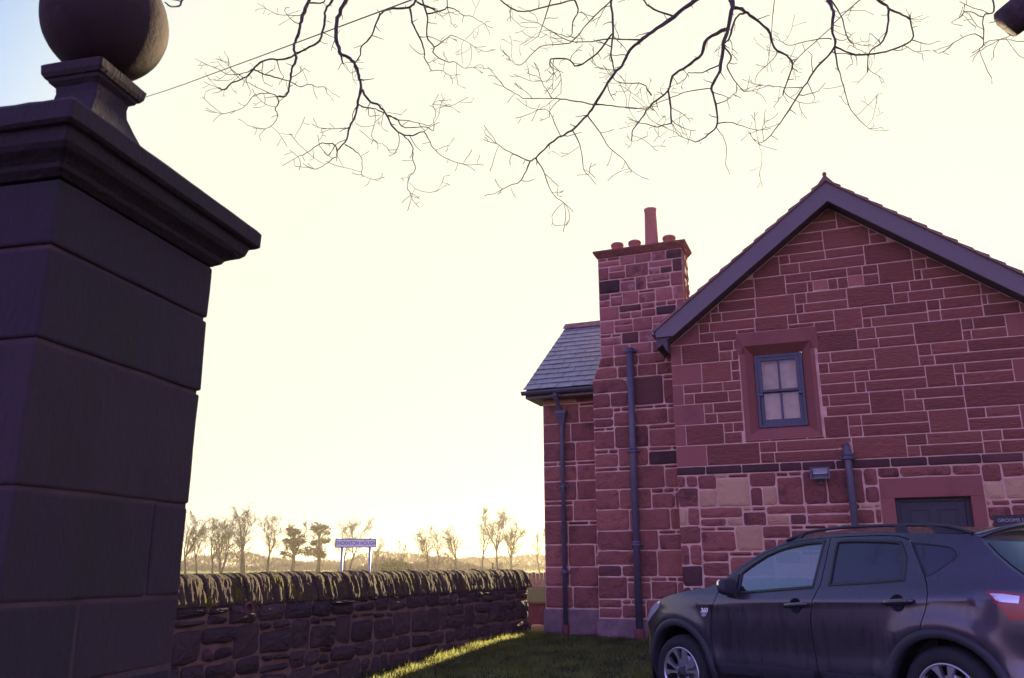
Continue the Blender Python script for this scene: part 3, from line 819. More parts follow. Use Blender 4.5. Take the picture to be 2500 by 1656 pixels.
# low wing behind the chimney
wy = 0.70
wg = MB().box(-2.40, 0.0, wy, wy + .4, -.1, 2.93 + ZB).box(-2.40, -2.0, wy + .402, 5.0, -.1, 2.93 + ZB)
wg.prism([(0, 0)] * 0 or [(-2.40, 2.931 + ZB), (-2.0, 2.931 + ZB), (-2.0, 2.94 + ZB), (-2.40, 2.94 + ZB)], wy, 5.0)
wg = wg.obj("wing_wall", MAT["lime mortar"], house)
rw = random.Random(47)
for q in lay_rubble(-2.402, -1.2, 0.42, 2.93 + ZB, rw, hr=(.30, .40), wr=(.34, .66), split=.08, filler=.34):
    p = rp(q, .010)
    if area(p) < .001: continue
    m = MAT[rw.choices(("old red sandstone", "buff sandstone"), (.94, .06))[0]]
    stone("wing_stone", p, wy, rw.uniform(.006, .014), m, wg, rw, r=.022, wob=.005, bev=.012, bulge=.010, tilt=.025)
pl = MB(); pl.box(-2.43, -1.405, wy - .035, wy, -.15, .40, .01).box(-1.43, .0, cy - .035, cy, -.15, .29, .01)
pl.obj("plinth", MAT["plinth render"], house)
E0 = (0.40, 2.93 + ZB); RDG = (2.87, 4.69 + ZB)          # eave and ridge (inward, up)
sl = Vector((RDG[0] - E0[0], RDG[1] - E0[1])); sl_len = sl.length; sld = sl / sl_len; sln = Vector((-sld.y, sld.x))
def rs(u, d, h): return (u, E0[0] + sld.x * d + sln.x * h, E0[1] + sld.y * d + sln.y * h)
wr = MB()
wr.add([rs(-2.60, -.0, -.06), rs(.0, -.0, -.06), rs(.0, sl_len, -.06), rs(-2.60, sl_len, -.06), rs(-2.60, 0, -.01), rs(.0, 0, -.01), rs(.0, sl_len, -.01), rs(-2.60, sl_len, -.01)],
       [(0, 3, 2, 1), (4, 5, 6, 7), (0, 1, 5, 4), (1, 2, 6, 5), (2, 3, 7, 6), (3, 0, 4, 7)])
bk = (RDG[0] + sl.x, E0[1])
wr.add([(-2.60, RDG[0], RDG[1]), (0, RDG[0], RDG[1]), (0, bk[0], bk[1]), (-2.60, bk[0], bk[1]), (-2.60, RDG[0], RDG[1] - .06), (0, RDG[0], RDG[1] - .06), (0, bk[0], bk[1] - .06), (-2.60, bk[0], bk[1] - .06)],
       [(0, 1, 2, 3), (4, 7, 6, 5), (0, 4, 5, 1), (1, 5, 6, 2), (2, 6, 7, 3), (3, 7, 4, 0)])
wr.add([(-2.41, wy, 2.93 + ZB), (-2.41, 5.0, 2.93 + ZB), (-2.41, RDG[0], RDG[1] - .1), (-2.30, wy, 2.93 + ZB), (-2.30, 5.0, 2.93 + ZB), (-2.30, RDG[0], RDG[1] - .1)], [(0, 2, 1), (3, 4, 5)])
wro = wr.obj("wing_roof", MAT["soffit board"], house)
rsl = random.Random(5); nrow = 14; rowh = sl_len / nrow; sw_ = 0.30
me_cache = []
for r in range(nrow):
    offx = (r % 2) * sw_ / 2
    k = 0; u = -2.64 - (offx if r % 2 else 0)
    while u < -.45:
        u0, u1 = max(u, -2.64), min(u + sw_ - .008, -.45)
        if u1 - u0 > .03:
            d0 = r * rowh - .05 + rsl.uniform(-.006, .006); d1 = min((r + 1) * rowh + .05, sl_len); h0 = .020 + rsl.uniform(0, .006); h1 = .006
            V = [rs(u0, d0, h0 - .01), rs(u1, d0, h0 - .01), rs(u1, d1, h1 - .006), rs(u0, d1, h1 - .006), rs(u0, d0, h0), rs(u1, d0, h0 + rsl.uniform(-.002, .003)), rs(u1, d1, h1), rs(u0, d1, h1)]
            mobj("slate", V, [(0, 3, 2, 1), (4, 5, 6, 7), (0, 1, 5, 4), (1, 2, 6, 5), (2, 3, 7, 6), (3, 0, 4, 7)], MAT["slate"], wro)
        u += sw_
for k in range(5):
    u0 = -2.66 + k * .45
    V = []
    for (dy, dz) in ((-.16, -.10), (-.15, -.075), (0, .045), (.15, -.075), (.16, -.10), (0, .0)):
        for u in (u0, u0 + .444): V.append((u, RDG[0] + dy, RDG[1] + .03 + dz))
    F = [(2 * i, 2 * i + 2, 2 * i + 3, 2 * i + 1) for i in range(4)] + [(0, 10, 4, 2), (4, 10, 8, 6), (1, 3, 5, 11), (5, 7, 9, 11), (0, 1, 11, 10), (8, 10, 11, 9)]
    mobj("ridge_tile", V, F, MAT["roof tile stone"], wro)
# eaves: fascia, boxed end, half-round gutter
MB().box(-2.62, -1.39, E0[0] + .02, E0[0] + .045, E0[1] - .16, E0[1] - .02).box(-2.62, -2.415, E0[0] + .047, wy + .5, E0[1] - .16, E0[1] - .12).box(-2.413, -1.39, E0[0] + .047, wy - .002, E0[1] - .16, E0[1] - .12).obj("fascia", MAT["grey paint"], house)
gy, gzz, gr = E0[0] - .045, E0[1] - .055, .062
V = []; F = []; n = 10
us = [-2.66, -1.40]
for u in us:
    for i in range(n + 1):
        t = math.pi + math.pi * i / n; V.append((u, gy + gr * math.cos(t), gzz + gr * math.sin(t)))
    for i in range(n + 1):
        t = 2 * math.pi - math.pi * i / n; V.append((u, gy + (gr - .006) * math.cos(t), gzz + .004 + (gr - .006) * math.sin(t)))
m2 = 2 * (n + 1)
for i in range(m2): F.append((i, (i + 1) % m2, m2 + (i + 1) % m2, m2 + i))
F.append(tuple(range(m2))[::-1]); F.append(tuple(m2 + i for i in range(m2)))
gt = mobj("eaves_gutter", V, F, MAT["cast iron"], house)
for u in (-2.36, -2.13, -1.98, -1.62):
    g = MB(); pr = [(gy + (gr + .006) * math.cos(math.pi + math.pi * i / 8), gzz + (gr + .006) * math.sin(math.pi + math.pi * i / 8)) for i in range(9)]
    for du in (0, .02):
        pass
    V = [(u + du, y_, z_) for du in (0, .02) for (y_, z_) in pr]
    mobj("gutter_joint", V, [(i, i + 1, 9 + i + 1, 9 + i) for i in range(8)], MAT["cast iron"], gt)

# drainpipes
def pipe(pts, r, collars, foot=None, mat="cast iron"):
    p = MB().tube(pts, r, 14).obj("drainpipe", MAT[mat], house, True)
    for (x, y, z, rr, hh) in collars:
        MB().lathe([(r, z - hh), (rr, z - hh * .8), (rr, z - hh * .3), (rr * .9, z - hh * .2), (rr * .9, z + hh * .2), (rr, z + hh * .3), (rr, z + hh * .8), (r, z + hh)], 16, c=(x, y, 0)).obj("pipe_collar", MAT[mat], p, True)
        MB().box(x - rr - .03, x + rr + .03, y + rr * .5, y + r + .06, z - .02, z + .02).obj("pipe_bracket", MAT[mat], p)
    if foot:
        MB().lathe([(r * 1.05, foot[2] + .12), (r * 1.5, foot[2] + .1), (r * 1.45, foot[2]), (r * 1.1, foot[2] - .1)], 14, c=(foot[0], foot[1], 0)).obj("clay_socket", MAT["red clay dark"], p, True)
    return p
px = -.722
pipe([(px, .245, 3.45 + ZB), (px - .008, .245, 2.0 + ZB), (px - .02, .245, .06)], .055,
     [(px, .245, 3.41 + ZB, .069, .04), (px - .008, .245, 1.77 + ZB, .068, .045), (px - .014, .245, .32 + ZB, .068, .04)], (px - .02, .245, .04))
pw = pipe([(-2.06, gy, gzz - .05), (-2.06, gy, gzz - .14), (-2.05, wy - .09, gzz - .30), (-2.04, wy - .07, gzz - .42), (-2.04, wy - .07, 0.08)], .036,
          [(-2.04, wy - .07, 1.28 + ZB, .046, .03), (-2.04, wy - .07, -.1 + ZB, .046, .03), (-2.06, gy, gzz - .09, .05, .03)], (-2.04, wy - .07, .05))
hp = MB()
frus(hp, -2.075, -2.005, wy - .105, wy - .035, gzz - .58, .05, gzz - .38)
hp.box(-2.135, -1.945, wy - .16, wy - .012, gzz - .378, gzz - .32, .008)
hp.obj("rain_hopper", MAT["cast iron"], pw)
px = 2.452
p3 = pipe([(px - .02, .03, 1.62 + ZB), (px - .02, -.06, 1.625 + ZB), (px - .016, -.115, 1.58 + ZB), (px - .014, -.12, 1.5 + ZB), (px, -.12, 0.0)], .050, [(px - .014, -.12, 1.47 + ZB, .078, .05)], None)
MB().lathe([(.055, -.004), (.105, -.006), (.11, .001)], 18, axis='y', c=(px - .02, 0, 1.60 + ZB)).obj("mortar_collar", MAT["lime mortar"], house)

# floodlight and name plate: things fixed to the cottage
def to_world(u, y, z): return HO + Matrix.Rotation(-HYAW, 3, 'Z') @ Vector((u, y, z))
fl = empty("floodlight", to_world(2.05, -.03, 1.15 + ZB), -HYAW, "small halogen floodlight with bright reflector fixed under the dark stone band", "floodlight")
fv = MB()
a, b, z0, z1 = -.125, .125, .03, .17
fv.add([(a, -.17, z0), (b, -.17, z0), (b, -.17, z1), (a, -.17, z1), (a + .03, -.03, z0 + .02), (b - .03, -.03, z0 + .02), (b - .03, -.03, z1 - .01), (a + .03, -.03, z1 - .01)],
       [(4, 7, 6, 5), (0, 4, 5, 1), (1, 5, 6, 2), (2, 6, 7, 3), (3, 7, 4, 0)])
fv.box(a - .008, b + .008, -.178, -.165, z1 - .004, z1 + .014, .002).box(a - .008, b + .008, -.178, -.165, z0 - .014, z0 + .004, .002).box(a - .008, a + .02, -.178, -.165, z0, z1, .002).box(b - .02, b + .008, -.178, -.165, z0, z1, .002)
fv.obj("housing", MAT["cast iron"], fl)
rf2 = MB().add([(a + .02, -.16, z0 + .006), (b - .02, -.16, z0 + .006), (b - .03, -.08, (z0 + z1) / 2), (a + .03, -.08, (z0 + z1) / 2), (a + .02, -.16, z1 - .006), (b - .02, -.16, z1 - .006)], [(0, 1, 2, 3), (3, 2, 5, 4)])
rf2.obj("reflector", MAT["bright reflector"], fl)
MB().tube([(a + .03, -.13, (z0 + z1) / 2), (b - .03, -.13, (z0 + z1) / 2)], .006, 8).obj("lamp_tube", MAT["sign white"], fl)
MB().box(-.02, .02, -.05, .028, -.03, .05, .004).lathe([(.02, -.05), (.028, -.045), (.028, -.02), (.02, -.012)], 12, c=(0, -.03, 0)).obj("bracket", MAT["cast iron"], fl)

npl = empty("name_plaque", to_world(4.45, -.02, .52 + ZB), -HYAW, "black name plaque lettered GROOMS COTTAGE on the wall right of the door", "name plaque")
MB().box(-.30, .36, -.012, -.002, -.04, .105, .004).obj("board", MAT["plaque black"], npl)
def text(name, body, size, loc, mat, parent, align='CENTER', rot=(math.pi / 2, 0, 0), ext=.001, sx=1.0, shear=0.0, bold=0.0):
    cu = bpy.data.curves.new(name, 'FONT'); cu.body = body; cu.size = size; cu.extrude = ext; cu.align_x = align; cu.align_y = 'CENTER'
    cu.shear = shear; cu.offset = bold; cu.resolution_u = 3
    tmp = bpy.data.objects.new(name, cu); COL.objects.link(tmp)
    me = bpy.data.meshes.new_from_object(tmp.evaluated_get(bpy.context.evaluated_depsgraph_get()))
    bpy.data.objects.remove(tmp); bpy.data.curves.remove(cu); me.name = name; me.materials.clear(); me.materials.append(mat)
    o = bpy.data.objects.new(name, me); COL.objects.link(o); o.parent = parent; o.location = loc; o.rotation_euler = rot; o.scale = (sx, 1, 1)
    return o
text("lettering", "GROOMS COTTAGE", .062, (.03, -.0145, .033), MAT["plaque letter"], npl)

# ------------------------------------------------------------------ gate pier with ball finial
PY = R(13.0)
pier = empty("gate_pier", (-1.69, 3.05, 0), -PY, "massive dark stone gate pier with moulded cap and stone ball on top", "gate pier")
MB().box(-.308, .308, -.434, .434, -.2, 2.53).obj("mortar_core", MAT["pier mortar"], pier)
courses = [(-.2, .5, ()), (.5, .94, ()), (.94, 1.192, (-.1,)), (1.192, 1.533, (.23,)), (1.533, 1.989, ()), (1.989, 2.30, ()), (2.30, 2.537, ())]
def rough_block(name, x0, x1, y0, y1, z0, z1, mat, parent, b=.010, amp=.004, seed=0, seg=.10):
    """block of stone: bevelled, with gently worn uneven faces"""
    bm = bmesh.new(); bmesh.ops.create_cube(bm, size=1.0)
    for q in bm.verts: q.co = Vector(((x0 + x1) / 2 + q.co.x * (x1 - x0), (y0 + y1) / 2 + q.co.y * (y1 - y0), (z0 + z1) / 2 + q.co.z * (z1 - z0)))
    bmesh.ops.bevel(bm, geom=bm.edges[:], offset=b, segments=2, affect='EDGES', profile=.5)
    for ax, (a, c) in enumerate(((x0, x1), (y0, y1), (z0, z1))):
        k = max(1, int((c - a) / seg))
        for i in range(1, k):
            co = Vector((0, 0, 0)); no = Vector((0, 0, 0)); co[ax] = a + (c - a) * i / k; no[ax] = 1
            bmesh.ops.bisect_plane(bm, geom=bm.verts[:] + bm.edges[:] + bm.faces[:], plane_co=co, plane_no=no)
    for q in bm.verts:
        n = noise.noise_vector(q.co * 5 + Vector((seed * 3.1, 0, 0))) + noise.noise_vector(q.co * 17 + Vector((seed, 0, 0))) * .5
        q.co += n * amp
    me = bpy.data.meshes.new(name); bm.to_mesh(me); bm.free(); me.materials.append(mat)
    me.polygons.foreach_set("use_smooth", [False] * len(me.polygons))
    o = bpy.data.objects.new(name, me); COL.objects.link(o); o.parent = parent
    return o
for i, (z0, z1, cuts) in enumerate(courses):
    hy = .437 + .018 * ss(z0 / 2.4); hx = .307 + .015 * ss(z0 / 2.4)
    ys = [-hy] + list(cuts) + [hy]
    for a, b in zip(ys[:-1], ys[1:]):
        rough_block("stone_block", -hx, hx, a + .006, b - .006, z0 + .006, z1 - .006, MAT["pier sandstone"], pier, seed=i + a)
def ringed(name, prof, mat, parent, amp=.003, nside=16):
    """moulding swept round a rectangular plan; prof rows are (z, half length in y, half length in x)"""
    V = []; F = []
    for (z, a, b) in prof:
        ch_ = min(.008, a * .1)
        corners = [(b, -a), (b, a), (-b, a), (-b, -a)]
        for k in range(4):
            p, q = Vector(corners[k]), Vector(corners[(k + 1) % 4])
            d = (q - p).normalized()
            for j in range(nside):
                t = j / (nside - 1)
                w = p + d * ch_ + (q - p - 2 * d * ch_) * t
                v = Vector((w.x, w.y, z)); nn = noise.noise_vector(v * 9) * amp * .4 + noise.noise_vector(v * 41) * amp * .6
                V.append(v + nn)
    m = 4 * nside
    for r in range(len(prof) - 1):
        for i in range(m): F.append((r * m + i, r * m + (i + 1) % m, (r + 1) * m + (i + 1) % m, (r + 1) * m + i))
    F.append(tuple(range(m))[::-1]); F.append(tuple((len(prof) - 1) * m + i for i in range(m)))
    return mobj(name, V, F, mat, parent)
h0 = H
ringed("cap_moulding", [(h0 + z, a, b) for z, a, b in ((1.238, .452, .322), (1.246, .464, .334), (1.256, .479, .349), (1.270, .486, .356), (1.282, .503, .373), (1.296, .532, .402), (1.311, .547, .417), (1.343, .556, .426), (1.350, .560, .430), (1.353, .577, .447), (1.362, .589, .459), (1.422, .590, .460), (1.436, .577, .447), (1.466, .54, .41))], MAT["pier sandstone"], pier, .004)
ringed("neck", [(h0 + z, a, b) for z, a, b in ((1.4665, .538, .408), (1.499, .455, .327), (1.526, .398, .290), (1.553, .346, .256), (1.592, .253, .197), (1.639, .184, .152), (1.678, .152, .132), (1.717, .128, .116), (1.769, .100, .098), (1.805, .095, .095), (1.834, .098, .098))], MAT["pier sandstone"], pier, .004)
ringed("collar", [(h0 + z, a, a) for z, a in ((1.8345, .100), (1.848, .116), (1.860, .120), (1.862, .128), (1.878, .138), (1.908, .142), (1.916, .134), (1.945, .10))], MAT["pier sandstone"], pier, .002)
bm = bmesh.new(); bmesh.ops.create_icosphere(bm, subdivisions=5, radius=.244)
for q in bm.verts:
    q.co += q.co.normalized() * (noise.noise(q.co * 5) * .002 + noise.noise(q.co * 22) * .0016 - max(0, noise.noise(q.co * 9 + Vector((3, 1, 2))) - .45) * .03)
me = bpy.data.meshes.new("ball_finial"); bm.to_mesh(me); bm.free(); me.materials.append(MAT["ball sandstone"]); me.polygons.foreach_set("use_smooth", [True] * len(me.polygons))
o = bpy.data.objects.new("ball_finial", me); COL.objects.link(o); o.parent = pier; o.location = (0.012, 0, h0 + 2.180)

# ------------------------------------------------------------------ boundary wall with cock-and-hen coping
WDIR = R(25.4); WL = 9.8
wd = Vector((math.sin(WDIR), math.cos(WDIR), 0))
bw = empty("boundary_wall", Vector((0.245, 14.87, 0)) - wd * WL, math.pi / 2 - WDIR, "low rubble stone boundary wall with sloping mossy coping stones", "wall")
CZ = .955; TH = .46
MB().box(0, WL - .02, .004, TH, -.2, CZ - .01).obj("wall_core", MAT["old mortar"], bw)
rwall = random.Random(77)
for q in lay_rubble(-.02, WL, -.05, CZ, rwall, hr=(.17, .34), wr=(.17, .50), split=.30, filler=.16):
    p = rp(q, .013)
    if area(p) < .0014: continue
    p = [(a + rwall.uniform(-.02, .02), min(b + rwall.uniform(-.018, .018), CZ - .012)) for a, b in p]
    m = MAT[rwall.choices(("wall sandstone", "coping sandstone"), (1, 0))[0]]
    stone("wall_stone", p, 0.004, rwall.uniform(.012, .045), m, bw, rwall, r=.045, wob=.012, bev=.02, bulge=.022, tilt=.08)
x = -.05; prof = [(-.035, -.015), (-.032, .02), (-.018, .06), (-.004, .105), (.013, .15), (.033, .195), (.062, .24), (.12, .274), (.20, .288), (.28, .278), (.34, .235), (.39, .16), (.43, .07), (.45, -.015)]
rcp = random.Random(9); idx = 0
while x < WL + .02:
    w = rcp.uniform(.14, .27)
    nx = 12; V = []; F = []
    hsc = rcp.uniform(.97, 1.03); push = rcp.uniform(-.010, .010); lean = rcp.uniform(-.02, .03)
    for i in range(nx):
        t = i / (nx - 1)
        edge = .045 * (max(0, abs(t - .5) * 2 - .62) / .38) ** 2
        for (py, pz) in prof:
            c = Vector((0, .2, .03)); v = Vector((0, py + push, pz * hsc))
            v = c + (v - c) * (1 - edge * 1.4)
            xx = x + .004 + (w - .008) * t + lean * (v.z) + rcp.uniform(-.003, .003)
            nn = noise.noise(Vector((xx * 16, pz * 5, idx * 2.3))) * .006 + noise.noise(Vector((xx * 70, pz * 16, idx * 1.3))) * .007
            V.append((xx, v.y - nn * .9, v.z + CZ + nn * .7))
    m = len(prof)
    for i in range(nx - 1):
        for j in range(m - 1): F.append((i * m + j, (i + 1) * m + j, (i + 1) * m + j + 1, i * m + j + 1))
    F.append(tuple(range(m))); F.append(tuple((nx - 1) * m + j for j in range(m))[::-1])
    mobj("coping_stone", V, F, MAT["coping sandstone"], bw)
    x += w; idx += 1
# round drain pipe stub under the coping
MB().lathe([(.045, -.06), (.06, -.06), (.06, .03), (.045, .03), (.045, -.06)], 14, axis='y', c=(3.05, 0, .90)).obj("drain_stub", MAT["red clay dark"], bw)

# low mossy wall closing the gap beside the cottage, and the field wall far beyond
lw = empty("low_wall", (.62, 16.3, 0), -R(4), "short low red wall with a sunlit mossy slab between boundary wall and cottage", "wall")
MB().box(-.9, .9, 0, .5, -.1, .62).obj("wall_core", MAT["old red sandstone"], lw)
for k in range(6):
    x0 = -.92 + k * .31
    MB().add([(x0, -.05, .622), (x0 + .304, -.05, .622), (x0 + .304, .56, .622), (x0, .56, .622), (x0, -.06, .66), (x0 + .304, -.06, .655), (x0 + .304, .5, .90), (x0, .5, .905)],
             [(0, 3, 2, 1), (4, 5, 6, 7), (0, 1, 5, 4), (1, 2, 6, 5), (2, 3, 7, 6), (3, 0, 4, 7)]).obj("coping_slab", MAT["mossy slab"], lw)
o = rough_block("pale_stone", -.13, .13, -.09, .09, -.02, .09, MAT["buff sandstone"], None, b=.03, amp=.02, seed=4)
o.location = (.44, 15.3, gz(.44, 15.3)); tag(o, "pale loose stone on the ground in the gap at the end of the boundary wall", "stone")
fwl = empty("field_wall", (-3, 46, 0), -R(3), "distant field wall with upright coping stones beyond the lane", "wall")
MB().box(0, 9, 0, .5, -.4, .62).obj("wall_core", MAT["old red sandstone"], fwl)
for k in range(45):
    MB().box(k * .2 + .01, k * .2 + .19, -.03, .5, .622, .93 + rcp.uniform(-.03, .03), .02).obj("coping_stone", MAT["old red sandstone"], fwl)

# ------------------------------------------------------------------ village sign on the verge across the wall
sg = empty("village_sign", (-5.05, 28.0, gz(-5, 28)), R(1.5), "white village sign reading THORNTON HOUGH on two grey posts", "sign")
zb = H + .575 - gz(-5, 28); zt2 = H + .85 - gz(-5, 28)
def rrect(x0, x1, z0, z1, r, n=5):
    out = []
    for cx, cz, a0 in ((x1 - r, z0 + r, -90), (x1 - r, z1 - r, 0), (x0 + r, z1 - r, 90), (x0 + r, z0 + r, 180)):
        for i in range(n + 1): out.append((cx + r * math.cos(R(a0 + 90 * i / n)), cz + r * math.sin(R(a0 + 90 * i / n))))
    return out
MB().prism(rrect(-.66, .66, zb, zt2, .03), -.012, .0).obj("board", MAT["sign black"], sg)
MB().prism(rrect(-.635, .635, zb + .025, zt2 - .025, .02), -.016, -.012).obj("face", MAT["sign white"], sg)
text("lettering", "THORNTON HOUGH", .163, (0, -.0175, (zb + zt2) / 2 - .003), MAT["sign black"], sg, sx=.82, bold=.0015)
for x in (-.43, .46):
    MB().tube([(x, .045, -.3), (x, .045, zt2 + .02)], .042, 12).obj("post", MAT["steel post"], sg, True)
    MB().box(x - .06, x + .06, .0, .05, zb + .04, zb + .07).box(x - .06, x + .06, .0, .05, zt2 - .07, zt2 - .04).obj("clamp", MAT["steel post"], sg)

# ------------------------------------------------------------------ trees
def pxray(px, py): return fw + rt * ((px - 1250) / 2067.3) - up * ((py - 828) / 2067.3)
def at_px(px, py, y):
    d = pxray(px, py); return Vector((0, 0, H)) + d * (y / d.y)
def smooth_path(P, k=4):
    P = [P[0] * 2 - P[1]] + P + [P[-1] * 2 - P[-2]]; out = []
    for i in range(1, len(P) - 2):
        p0, p1, p2, p3 = P[i - 1], P[i], P[i + 1], P[i + 2]
        for j in range(k):
            t = j / k
            out.append(.5 * ((2 * p1) + (p2 - p0) * t + (2 * p0 - 5 * p1 + 4 * p2 - p3) * t * t + (3 * p1 - p0 - 3 * p2 + p3) * t ** 3))
    out.append(P[-2]); return out
def q7(l): return [(480 + x / 3.0156, y / 3.0156) for x, y in l]
def q8(l): return [(1180 + x / 1.7932, y / 1.7932) for x, y in l]
S7, S8 = 3.0156, 1.7932
